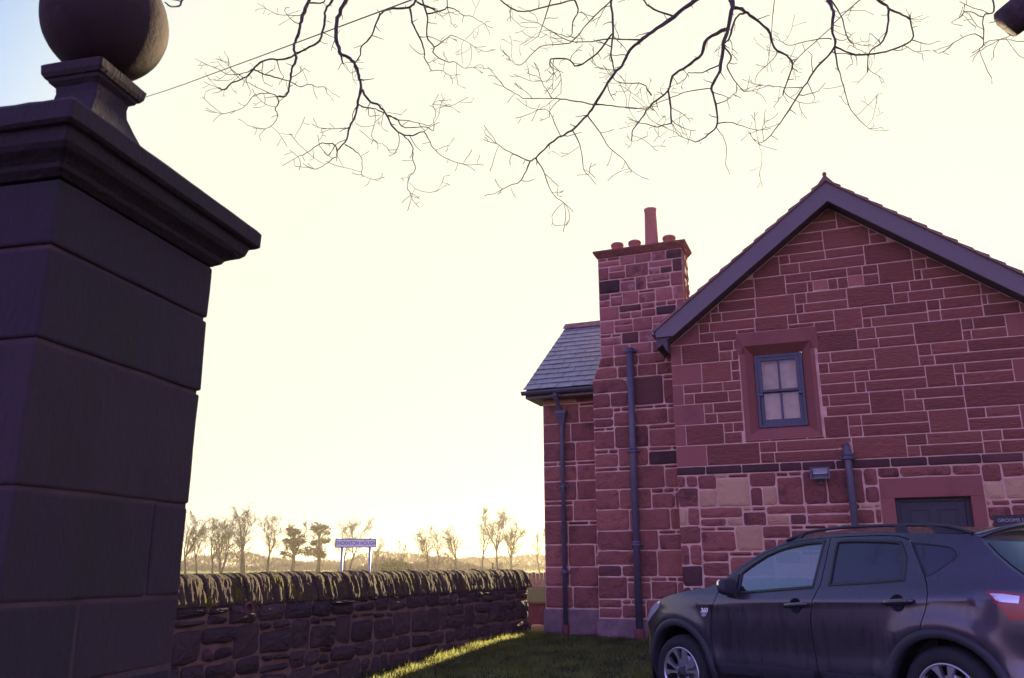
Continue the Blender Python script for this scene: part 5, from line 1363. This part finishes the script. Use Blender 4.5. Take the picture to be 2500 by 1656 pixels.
def resamp(P, d, closed=True):
    out = []; n = len(P)
    for i in range(n if closed else n - 1):
        a, b = P[i], P[(i + 1) % n]; k = max(1, int(math.hypot(b[0] - a[0], b[1] - a[1]) / d))
        for j in range(k): out.append((a[0] + (b[0] - a[0]) * j / k, a[1] + (b[1] - a[1]) * j / k))
    if not closed: out.append(P[-1])
    return out
def offs(P, d):
    """offset a closed polygon outwards by d"""
    if area(P) < 0: P = P[::-1]
    n = len(P); out = []
    for i in range(n):
        a, b, c = P[i - 1], P[i], P[(i + 1) % n]
        e1 = Vector((b[0] - a[0], b[1] - a[1])); e2 = Vector((c[0] - b[0], c[1] - b[1]))
        if e1.length < 1e-7 or e2.length < 1e-7: out.append(b); continue
        e1.normalize(); e2.normalize()
        nn = Vector((e1.y + e2.y, -e1.x - e2.x))
        if nn.length < 1e-4: out.append(b); continue
        nn.normalize(); k = max(.45, nn.dot(Vector((e1.y, -e1.x))))
        out.append((b[0] + nn.x * d / k, b[1] + nn.y * d / k))
    return out
def rounded(P, r=.03, k=4):
    n = len(P); out = []
    for i in range(n):
        a, b, c = Vector(P[i - 1]), Vector(P[i]), Vector(P[(i + 1) % n])
        l1, l2 = (a - b).length, (c - b).length
        q = min(r, .4 * l1, .4 * l2); p0 = b + (a - b) / l1 * q; p1 = b + (c - b) / l2 * q
        for j in range(k + 1):
            t = j / k; w = p0 * (1 - t) ** 2 + b * 2 * t * (1 - t) + p1 * t * t; out.append((w.x, w.y))
    return out
def panel(name, outer, holes, mat, parent, off=0.0, grid=.045, right=False, skirt=0.0, ed=.03):
    o_ = resamp(outer, ed); hs_ = [resamp(h, ed) for h in holes]
    pts = []; edg = []
    for loop in [o_] + hs_:
        b = len(pts); n = len(loop); pts += [Vector(p) for p in loop]; edg += [(b + i, b + (i + 1) % n) for i in range(n)]
    xs = [p[0] for p in o_]; zs = [p[1] for p in o_]
    x = min(xs) + grid / 2
    bnd = np.array([(p.x, p.y) for p in pts])
    while x < max(xs):
        z = min(zs) + grid / 2
        while z < max(zs):
            if inpoly(x, z, o_) and not any(inpoly(x, z, h) for h in hs_) and np.min((bnd[:, 0] - x) ** 2 + (bnd[:, 1] - z) ** 2) > (grid * .4) ** 2: pts.append(Vector((x, z)))
            z += grid
        x += grid
    vs, es, fs, *_ = delaunay_2d_cdt(pts, edg, [], 0, 1e-6)
    F = []
    for f in fs:
        c = sum((vs[i] for i in f), Vector((0, 0))) / len(f)
        if inpoly(c.x, c.y, o_) and not any(inpoly(c.x, c.y, h) for h in hs_):
            a = area([(vs[i].x, vs[i].y) for i in f])
            f = list(f) if a > 0 else list(f)[::-1]
            F.append(tuple(f))
    V = [body(v.x, v.y, off) for v in vs]
    if skirt:
        n = len(vs); V += [body(v.x, v.y, off) for v in vs] + [body(v.x, v.y, off - skirt) for v in vs]
        es_ = set()
        for f in F:
            for i in range(len(f)): es_.add((f[i], f[(i + 1) % len(f)]))
        F += [(b + n, a + n, a + 2 * n, b + 2 * n) for (a, b) in es_ if (b, a) not in es_]
    N = []
    for v in vs:
        e = .012
        nn = Vector(((Wy(v.x + e, v.y) - Wy(v.x - e, v.y)) / (2 * e), 1, -(Wy(v.x, v.y + e) - Wy(v.x, v.y - e)) / (2 * e))).normalized()
        N.append((nn.x, -nn.y if right else nn.y, nn.z))
    if skirt: N = N + [(0, 0, 0)] * (2 * len(vs))
    if right: V = [Vector((v.x, -v.y, v.z)) for v in V]; F = [f[::-1] for f in F]
    o = mobj(name, V, F, mat, parent, True)
    o.data.normals_split_custom_set_from_vertices(N)
    return o
def ribbon(name, P, w, mat, parent, off=.0015, closed=True, right=False, lip=0.0):
    P = resamp(P, .03, closed); Q = offs(P, w) if closed else None
    if closed and area(P) < 0: P = P[::-1]
    V = [body(a, b, off) for a, b in P] + [body(a, b, off) for a, b in Q]; n = len(P)
    F = [(i, (i + 1) % n, n + (i + 1) % n, n + i)[::-1] for i in range(n)]
    F = [f[::-1] for f in F]
    if lip:
        V += [body(a, b, off - lip) for a, b in P]; F += [(2 * n + i, 2 * n + (i + 1) % n, (i + 1) % n, i) for i in range(n)]
        V += [body(a, b, off - lip) for a, b in Q]; F += [(n + i, n + (i + 1) % n, 3 * n + (i + 1) % n, 3 * n + i) for i in range(n)]
    if right: V = [Vector((v.x, -v.y, v.z)) for v in V]
    return mobj(name, V, F, mat, parent, True)
def arc(cx, cz, r, a0, a1, n=20): return [(cx + r * math.cos(R(a0 + (a1 - a0) * i / n)), cz + r * math.sin(R(a0 + (a1 - a0) * i / n))) for i in range(n + 1)]
TOP = [(-.49, .85), (-.42, .922), (-.28, .985), (-.18, 1.02), (-.067, 1.047), (.187, 1.084), (.40, 1.106), (.551, 1.142), (.649, 1.21), (.789, 1.30), (.90, 1.356), (1.004, 1.408), (1.103, 1.442), (1.206, 1.476), (1.389, 1.50), (1.533, 1.509), (1.69, 1.511), (1.848, 1.509), (2.129, 1.499), (2.39, 1.479), (2.653, 1.456), (2.875, 1.437), (2.92, 1.418), (2.961, 1.366), (3.035, 1.284), (3.119, 1.203), (3.203, 1.131), (3.262, 1.065)]
FRONT = [(-.60, .24), (-.635, .36), (-.64, .48), (-.62, .60), (-.58, .69), (-.545, .77)]
REAR = [(3.30, .98), (3.325, .88), (3.345, .76), (3.385, .66), (3.39, .50), (3.37, .37), (3.30, .25)]
BOT = [(3.02, .25)] + arc(2.63, .34, .425, -12, 192, 26)[0:] + [(2.2, .25), (.46, .25)] + arc(0, .34, .455, -11, 191, 26) + [(-.47, .24)]
OUT = FRONT + TOP + REAR + BOT
fwin = [(.798, 1.056), (.796, 1.228), (.916, 1.302), (1.045, 1.369), (1.16, 1.408), (1.288, 1.434), (1.451, 1.453), (1.628, 1.456), (1.616, 1.274), (1.598, 1.098), (1.168, 1.075)]
rwin = [(1.755, 1.452), (1.865, 1.450), (2.011, 1.442), (2.159, 1.431), (2.336, 1.412), (2.375, 1.353), (2.400, 1.298), (2.404, 1.226), (2.406, 1.134), (2.109, 1.119), (1.755, 1.108), (1.756, 1.289)]
qwin = [(2.437, 1.404), (2.601, 1.382), (2.727, 1.357), (2.766, 1.326), (2.783, 1.291), (2.768, 1.274), (2.687, 1.215), (2.626, 1.175), (2.571, 1.153), (2.51, 1.264)]
bseam = [(1.618, .265), (1.601, .436), (1.584, .569), (1.577, .664), (1.577, .773), (1.582, .864), (1.613, .982), (1.650, 1.06), (1.668, 1.10), (1.684, 1.291), (1.683, 1.485)]
fdoor = [(.53, .265), (.517, .381), (.505, .483), (.475, .58), (.462, .661), (.466, .75), (.477, .834), (.497, .916), (.54, .998), (.585, 1.107), (.66, 1.185), (.789, 1.275), (.90, 1.332), (1.004, 1.384), (1.103, 1.419), (1.206, 1.453), (1.389, 1.478), (1.533, 1.486)] + bseam[::-1]
rdoor = bseam + [(1.848, 1.486), (2.129, 1.476), (2.30, 1.462), (2.39, 1.435), (2.426, 1.408), (2.506, 1.264), (2.565, 1.152), (2.588, 1.098), (2.603, 1.03), (2.592, .966), (2.566, .897), (2.549, .861), (2.525, .80)] + arc(2.63, .34, .44, 104, 189, 12) + [(2.192, .265)]
CR = MAT["car paint"]
def circ(c, r, n=20): return [(c[0] + r * math.cos(2 * math.pi * i / n), c[1] + r * math.sin(2 * math.pi * i / n)) for i in range(n)]
hnd = [((1.444, .951), (1.333, 1.574), .957), ((2.364, .973), (2.255, 2.498), .979)]
for right in (False, True):
    panel("side_panel", OUT, [offs(fdoor, .003), offs(rdoor, .003), qwin], CR, car, right=right)
    panel("side_liner", [(-.40, .30), (-.30, .85), (.0, .98), (.5, 1.0), (.8, 1.03), (1.7, 1.07), (2.5, 1.12), (3.0, 1.10), (3.15, .9), (3.1, .3)] + [(2.98, .3)] + arc(2.63, .34, .40, -5, 185, 18) + [(.45, .3)] + arc(0, .34, .43, -5, 185, 18), [], MAT["seal black"], car, off=-.05, right=right, grid=.09)
    for k, (poly, win, (hc, hb, hz_)) in enumerate(((fdoor, fwin, hnd[0]), (rdoor, rwin, hnd[1]))):
        d = panel("door", offs(poly, -.004), [win, circ(hc, .062)], CR, car, right=right, skirt=.02)
        gl_ = panel("window", offs(win, .012), [], MAT["car glass"] if k == 0 else MAT["privacy glass"], d, off=-.010, right=right, grid=.035)
        ribbon("window_seal", offs(win, -.010), .024 if k == 0 else .020, MAT["seal black"], d, off=.002, right=right, lip=.012)
        V = []; F = []; nr, nc = 5, 20
        for i in range(nr):
            q = 1 - i / nr
            for (a, b) in circ(hc, .062 * q, nc): V.append(body(a, b, -.034 * (1 - q * q)))
        V.append(body(hc[0], hc[1], -.034))
        for i in range(nr - 1):
            for j in range(nc): F.append((i * nc + j, (i + 1) * nc + j, (i + 1) * nc + (j + 1) % nc, i * nc + (j + 1) % nc))
        F += [((nr - 1) * nc + j, nr * nc, (nr - 1) * nc + (j + 1) % nc) for j in range(nc)]
        if right: V = [Vector((v.x, -v.y, v.z)) for v in V]
        mobj("handle_cup", V, F, MAT["seal black"], d, True)
        V = []; F = []; ns = 12; bars = [(-.017, .012), (-.018, .030), (-.012, .040), (.010, .042), (.017, .034), (.018, .014)]
        for i in range(ns + 1):
            t = i / ns; s = hb[0] + (hb[1] - hb[0]) * t; e = 1 - .35 * abs(2 * t - 1) ** 6; lift = 1 - .55 * abs(2 * t - 1) ** 4
            for dz, of in bars: V.append(body(s, hz_ + dz * e + .012 * (t - .5), of * lift if of > .013 else of * .6))
        m_ = len(bars)
        for i in range(ns):
            for j in range(m_): F.append((i * m_ + j, (i + 1) * m_ + j, (i + 1) * m_ + (j + 1) % m_, i * m_ + (j + 1) % m_))
        F += [tuple(range(m_)), tuple(ns * m_ + j for j in range(m_))[::-1]]
        if right: V = [Vector((v.x, -v.y, v.z)) for v in V]; F = [f[::-1] for f in F]
        mobj("door_handle", V, F, CR, d, True)
        a, b = ((.545, 1.565), (1.645, 2.16))[k]
        panel("rubbing_strip", [(a + .03, .385), (b - .015, .372), (b, .455 - (0.0 if k == 0 else .004)), (a, .472 - (0 if k == 0 else .018))], [], MAT["black plastic"], d, off=.016, right=right, skirt=.03)
    panel("quarter_window", offs(qwin, .004), [], MAT["privacy glass"], car, off=-.004, right=right, grid=.035)
    ribbon("window_seal", offs(qwin, -.006), .010, MAT["seal black"], car, off=.001, right=right)
    for (a, r0, r1) in ((0.0, .425, .492), (2.63, .398, .462)):
        n = 40; V = []; F = []
        prof_ = ((r0, -.09), (r0, .012), (r0 + .012, .020), (r1 - .016, .018), (r1, .004), (r1, -.01))
        for i in range(n + 1):
            th = R(-14 + 208 * i / n)
            for r_, of in prof_: V.append(body(a + r_ * math.cos(th), max(.235, .34 + r_ * math.sin(th)), of))
        m_ = len(prof_)
        for i in range(n):
            for j in range(m_ - 1): F.append((i * m_ + j, (i + 1) * m_ + j, (i + 1) * m_ + j + 1, i * m_ + j + 1))
        if right: V = [Vector((v.x, -v.y, v.z)) for v in V]
        else: F = [f[::-1] for f in F]
        mobj("arch_trim", V, F, MAT["black plastic"], car, True)
        V = []; F = []                            # wheel housing
        for i in range(n + 1):
            th = R(-14 + 208 * i / n)
            for y_ in (YC - .05, YC - .38): V.append((-(a + (r0 + .03) * math.cos(th)), y_, .34 + (r0 + .03) * math.sin(th)))
        for i in range(n): F.append((2 * i, 2 * i + 2, 2 * i + 3, 2 * i + 1))
        F.append(tuple(2 * i + 1 for i in range(n + 1)))
        if right: V = [(x_, -y_, z_) for x_, y_, z_ in V]
        mobj("wheel_housing", V, F, MAT["seal black"], car)
    # lamps
    lp = panel("tail_lamp", [(2.995, 1.047), (3.028, 1.049), (3.123, 1.041), (3.207, 1.024), (3.33, .985), (3.345, .86), (3.19, .866), (3.122, .864)], [], MAT["lamp red"], car, off=.014, right=right, skirt=.02)
    panel("clear_lens", [(3.022, 1.031), (3.10, 1.027), (3.187, 1.012), (3.178, .968), (3.096, .976), (3.058, .984)], [], MAT["lamp clear"], lp, off=.0165, right=right, skirt=.006)
    panel("clear_lens", [(3.215, 1.006), (3.29, .985), (3.29, .945), (3.21, .962)], [], MAT["lamp clear"], lp, off=.0165, right=right, skirt=.006)
    panel("headlamp", [(-.24, .992), (-.262, .935), (-.33, .885), (-.42, .835), (-.50, .79), (-.545, .78), (-.50, .845), (-.42, .918), (-.33, .966)], [], MAT["lamp clear"], car, off=.006, right=right, skirt=.012)
    panel("side_repeater", [(.396 + .030 * math.cos(t * .3927), .868 + .016 * math.sin(t * .3927)) for t in range(16)], [], MAT["lamp clear"], car, off=.008, right=right, skirt=.012, ed=.02)
    V = [(-s, YC + Wy(s, z) + .01, z) for s, z in ((1.229, 1.488), (1.327, 1.521), (1.431, 1.546), (1.553, 1.557), (1.69, 1.562), (1.824, 1.564), (2.108, 1.554), (2.37, 1.540), (2.474, 1.533), (2.663, 1.513), (2.777, 1.485), (2.873, 1.449))]
    if right: V = [(x_, -y_, z_) for x_, y_, z_ in V]
    rl = MB().tube(smooth_path([Vector(v) for v in V], 3), .013, 8)
    rb_ = rl.obj("roof_rail", MAT["black plastic"], car, True)
    sg_ = -1 if right else 1
    def blade(pts_, w=.018):
        m = MB(); n = len(pts_); v = []
        for s, z in pts_: v.append((-s, sg_ * (YC + Wy(s, 1.52) + .012 - w), z))
        for s, z in pts_: v.append((-s, sg_ * (YC + Wy(s, 1.52) + .012 + w * .3), z))
        f = [tuple(range(n)), tuple(range(n, 2 * n))[::-1]] + [(i, (i + 1) % n, n + (i + 1) % n, n + i) for i in range(n)]
        return m.add(v, f)
    blade([(2.60, 1.455), (2.86, 1.435), (2.878, 1.452), (2.777, 1.487), (2.663, 1.515), (2.52, 1.53), (2.56, 1.50)]).obj("rail_foot", MAT["black plastic"], rb_)
    blade([(2.275, 1.48), (2.375, 1.475), (2.36, 1.538), (2.265, 1.545)]).obj("rail_foot", MAT["black plastic"], rb_)
    blade([(1.22, 1.478), (1.36, 1.492), (1.43, 1.545), (1.33, 1.522)]).obj("rail_foot", MAT["black plastic"], rb_)
    # door mirror
    bm = bmesh.new(); bmesh.ops.create_cube(bm, size=2.0); bmesh.ops.subdivide_edges(bm, edges=bm.edges[:], cuts=5, use_grid_fill=True)
    for q in bm.verts:
        c = q.co.copy(); m_ = (abs(c.x) ** 4 + abs(c.y) ** 4 + abs(c.z) ** 4) ** .25; c /= m_
        tap = 1 - .18 * (c.y + 1) / 2
        q.co = Vector((.062 * c.x * (1.15 if c.x > 0 else .55), .095 * c.y, .078 * c.z * tap + .01 * c.y))
    me = bpy.data.meshes.new("door_mirror"); bm.to_mesh(me); bm.free(); me.materials.append(MAT["black plastic"]); me.materials.append(MAT["chrome"])
    for p_ in me.polygons:
        p_.use_smooth = True
        if p_.center.x > .012 and p_.center.z > -.02: p_.material_index = 1
    mr = bpy.data.objects.new("door_mirror", me); COL.objects.link(mr); mr.parent = car; mr.location = (-.765, sg_ * (YC + .085), 1.108)
    if right: mr.scale = (1, -1, 1)
    MB().box(-.80, -.70, sg_ * (YC - .03), sg_ * (YC + .05), 1.02, 1.06, .012).obj("mirror_arm", MAT["black plastic"], mr).matrix_parent_inverse = Matrix.Translation(-mr.location) if not right else Matrix.Scale(-1, 4, (0, 1, 0)) @ Matrix.Translation(-mr.location)
    panel("mirror_base", [(.60, 1.105), (.665, 1.178), (.775, 1.215), (.778, 1.06), (.70, 1.045)], [], MAT["black plastic"], car, off=.010, right=right, skirt=.012)
text("badge", "360", .058, (-.404, YC + Wy(.404, .905) + .009, .905), MAT["sign white"], car, rot=(math.pi / 2, 0, math.pi), ext=.002, shear=.25, bold=.002)

# shell across the car: bonnet, screens, roof, tailgate, bumpers
PATH = FRONT + TOP + REAR
def bul(i):
    s, z = PATH[i]
    if i < 6: return .24
    if i < 9: return .20 - .05 * (i - 6)
    if i < 14: return .035
    if i < 20: return .055
    if i < 28: return .062
    if i < 34: return .085
    return .10
pn = []
for i in range(len(PATH)):
    a, b = PATH[max(0, i - 1)], PATH[min(len(PATH) - 1, i + 1)]
    d = Vector((b[0] - a[0], b[1] - a[1])).normalized(); pn.append(Vector((-d.y, d.x)))
for _ in range(2): pn = [(pn[max(0, i - 1)] + pn[i] * 2 + pn[min(len(pn) - 1, i + 1)]).normalized() for i in range(len(pn))]
def across(i, t, off=0.0):
    s, z = PATH[i]; ye = YC + Wy(s, z); c = bul(i) * (1 - abs(t) ** 2.6) + off
    return Vector((-(s + pn[i].x * c), ye * t, z + pn[i].y * c))
def strip(name, i0, i1, mat, parent, t0=-1.0, t1=1.0, off=0.0, n=28):
    V = [across(i, t0 + (t1 - t0) * k / n, off) for i in range(i0, i1 + 1) for k in range(n + 1)]
    F = [(a * (n + 1) + k, (a + 1) * (n + 1) + k, (a + 1) * (n + 1) + k + 1, a * (n + 1) + k + 1) for a in range(i1 - i0) for k in range(n)]
    return mobj(name, V, [f[::-1] for f in F], mat, parent, True)
iT = len(FRONT)
strip("front_bumper", 0, iT, MAT["car paint"], car)
strip("lower_grille", 1, 3, MAT["seal black"], car, -.6, .6, .006)
strip("upper_grille", 4, 6, MAT["seal black"], car, -.38, .38, .006)
strip("bonnet", iT, iT + 7, MAT["car paint"], car)
strip("windscreen", iT + 7, iT + 13, MAT["car glass"], car, -.93, .93)
for a, b in ((-1, -.93), (.93, 1)): strip("windscreen_pillar", iT + 7, iT + 13, MAT["car paint"], car, a, b, n=3)
strip("roof", iT + 13, iT + 22, MAT["car paint"], car)
tg = strip("tailgate", iT + 22, iT + 31, MAT["car paint"], car)
strip("rear_window", iT + 23, iT + 26, MAT["privacy glass"], tg, -.95, .95, .006)
strip("rear_bumper", iT + 31, len(PATH) - 1, MAT["car paint"], car)
# roof spoiler over the tailgate glass
V = []; F = []; n = 24
for k in range(n + 1):
    t = -1 + 2 * k / n; a = across(iT + 21, t, .004); b = across(iT + 22, t, .0)
    drop = (1 - abs(t) ** 3)
    V += [a, Vector((b.x - .10 * drop - .015, b.y * .985, b.z + .03 * drop + .012)), Vector((b.x - .10 * drop - .012, b.y * .985, b.z - .004 + .012 * drop)), Vector((b.x + .01, b.y, b.z - .03))]
for k in range(n):
    for j in range(3): F.append((k * 4 + j, k * 4 + j + 1, (k + 1) * 4 + j + 1, (k + 1) * 4 + j))
F += [(0, 3, 2, 1), (n * 4, n * 4 + 1, n * 4 + 2, n * 4 + 3)]
mobj("roof_spoiler", V, F, CR, car, True)
MB().box(-3.30, .55, -.72, .72, .22, .26).obj("floor_pan", MAT["seal black"], car)
it = MB().box(-.95, -.45, -.70, .70, .85, 1.02, .04)
it.obj("dashboard", MAT["interior"], car)
for y_ in (-.37, .37):
    for x_ in (-1.45, -2.35):
        st = MB().box(x_ - .05, x_ + .48, y_ - .25, y_ + .25, .30, .62, .06)
        st.add([(x_ - .10 + px_, y_ + py_, .58 + pz_) for px_, py_, pz_ in ((.16, -.24, 0), (.16, .24, 0), (.0, .24, 0), (.0, -.24, 0), (-.02, -.20, .56), (-.02, .20, .56), (-.12, .20, .56), (-.12, -.20, .56))], [(0, 1, 5, 4), (1, 2, 6, 5), (2, 3, 7, 6), (3, 0, 4, 7), (4, 5, 6, 7)])
        st.box(x_ - .27, x_ - .17, y_ - .12, y_ + .12, 1.17, 1.33, .04)
        st.obj("seat", MAT["interior"], car)
MB().tube([Vector((-1.02 + .12 * math.cos(a) * .35, -.37 + .19 * math.sin(a), .93 + .19 * math.cos(a))) for a in [2 * math.pi * i / 24 for i in range(25)]], .014, 6, cap=False).obj("steering_wheel", MAT["interior"], car)

def wheel(xc, side):
    w = empty("wheel"); w.parent = car; w.location = (xc, side * YC, .34)
    if side < 0: w.rotation_euler = (0, 0, math.pi)
    prof_ = [(.225, -.20), (.30, -.212), (.325, -.20), (.340, -.17), (.344, -.11), (.340, -.04), (.328, -.010), (.312, .006), (.285, .012), (.255, .010), (.236, .0), (.232, -.012)]
    MB().lathe(prof_, 48, 'y').obj("tyre", MAT["tyre rubber"], w, True)
    MB().lathe([(.234, -.012), (.233, .003), (.226, .006), (.219, .003), (.214, -.012)], 48, 'y').obj("rim", MAT["alloy"], w, True)
    MB().lathe([(.214, -.012), (.205, -.06), (.19, -.17), (.001, -.17)], 32, 'y').obj("rim_barrel", MAT["alloy dark"], w, True)
    MB().lathe([(.15, -.10), (.15, -.085), (.001, -.085)], 32, 'y').obj("brake_disc", MAT["alloy"], w)
    sp = MB()
    for k in range(5):
        c0 = R(90 + 72 * k - 3)
        for sd in (-1, 1):
            L_, R_ = [], []
            for j in range(9):
                t = j / 8; r_ = .030 + .190 * t
                th = c0 + sd * R(26 * (1 - t) ** 2 * .35 + 17.5 * t ** .8)
                hw = (.011 + .002 * t + .020 * max(0, t - .62) ** 1.3 / .28)
                ux, uz = math.cos(th), math.sin(th)
                L_.append((r_ * ux - hw * uz, r_ * uz + hw * ux)); R_.append((r_ * ux + hw * uz, r_ * uz - hw * ux))
            b = len(sp.v); n = 9
            for P_ in (L_, R_):
                for j, (x_, z_) in enumerate(P_): sp.v.append((x_, -.002 - .012 * (1 - j / 8), z_))
            for P_ in (L_, R_):
                for j, (x_, z_) in enumerate(P_): sp.v.append((x_, -.045, z_))
            for j in range(8):
                sp.f += [(b + j, b + n + j, b + n + j + 1, b + j + 1), (b + j, b + j + 1, b + 2 * n + j + 1, b + 2 * n + j), (b + n + j + 1, b + n + j, b + 3 * n + j, b + 3 * n + j + 1)]
    sp.obj("spokes", MAT["alloy"], w)
    MB().lathe([(.058, -.03), (.055, -.008), (.045, -.004), (.034, -.004), (.032, .002), (.001, .004)], 24, 'y').obj("hub_cap", MAT["alloy dark"], w, True)
for xc in (0.0, -2.63):
    for sd in (1, -1): wheel(xc, sd)

# ------------------------------------------------------------------ haze
hz = MB().box(-1520, 1520, -210, 1560, -1.5, 26).obj("haze", None)
tag(hz, kind="stuff")
hm_ = bpy.data.materials.new("haze"); hm_.use_nodes = True; t = hm_.node_tree; t.nodes.clear()
o_ = node(t, "ShaderNodeOutputMaterial"); vv = node(t, "ShaderNodeVolumePrincipled")
vv.inputs["Color"].default_value = (1.0, 0.88, 0.66, 1); vv.inputs["Density"].default_value = 0.00045; vv.inputs["Anisotropy"].default_value = 0.55
t.links.new(vv.outputs[0], o_.inputs["Volume"]); hz.data.materials.append(hm_)
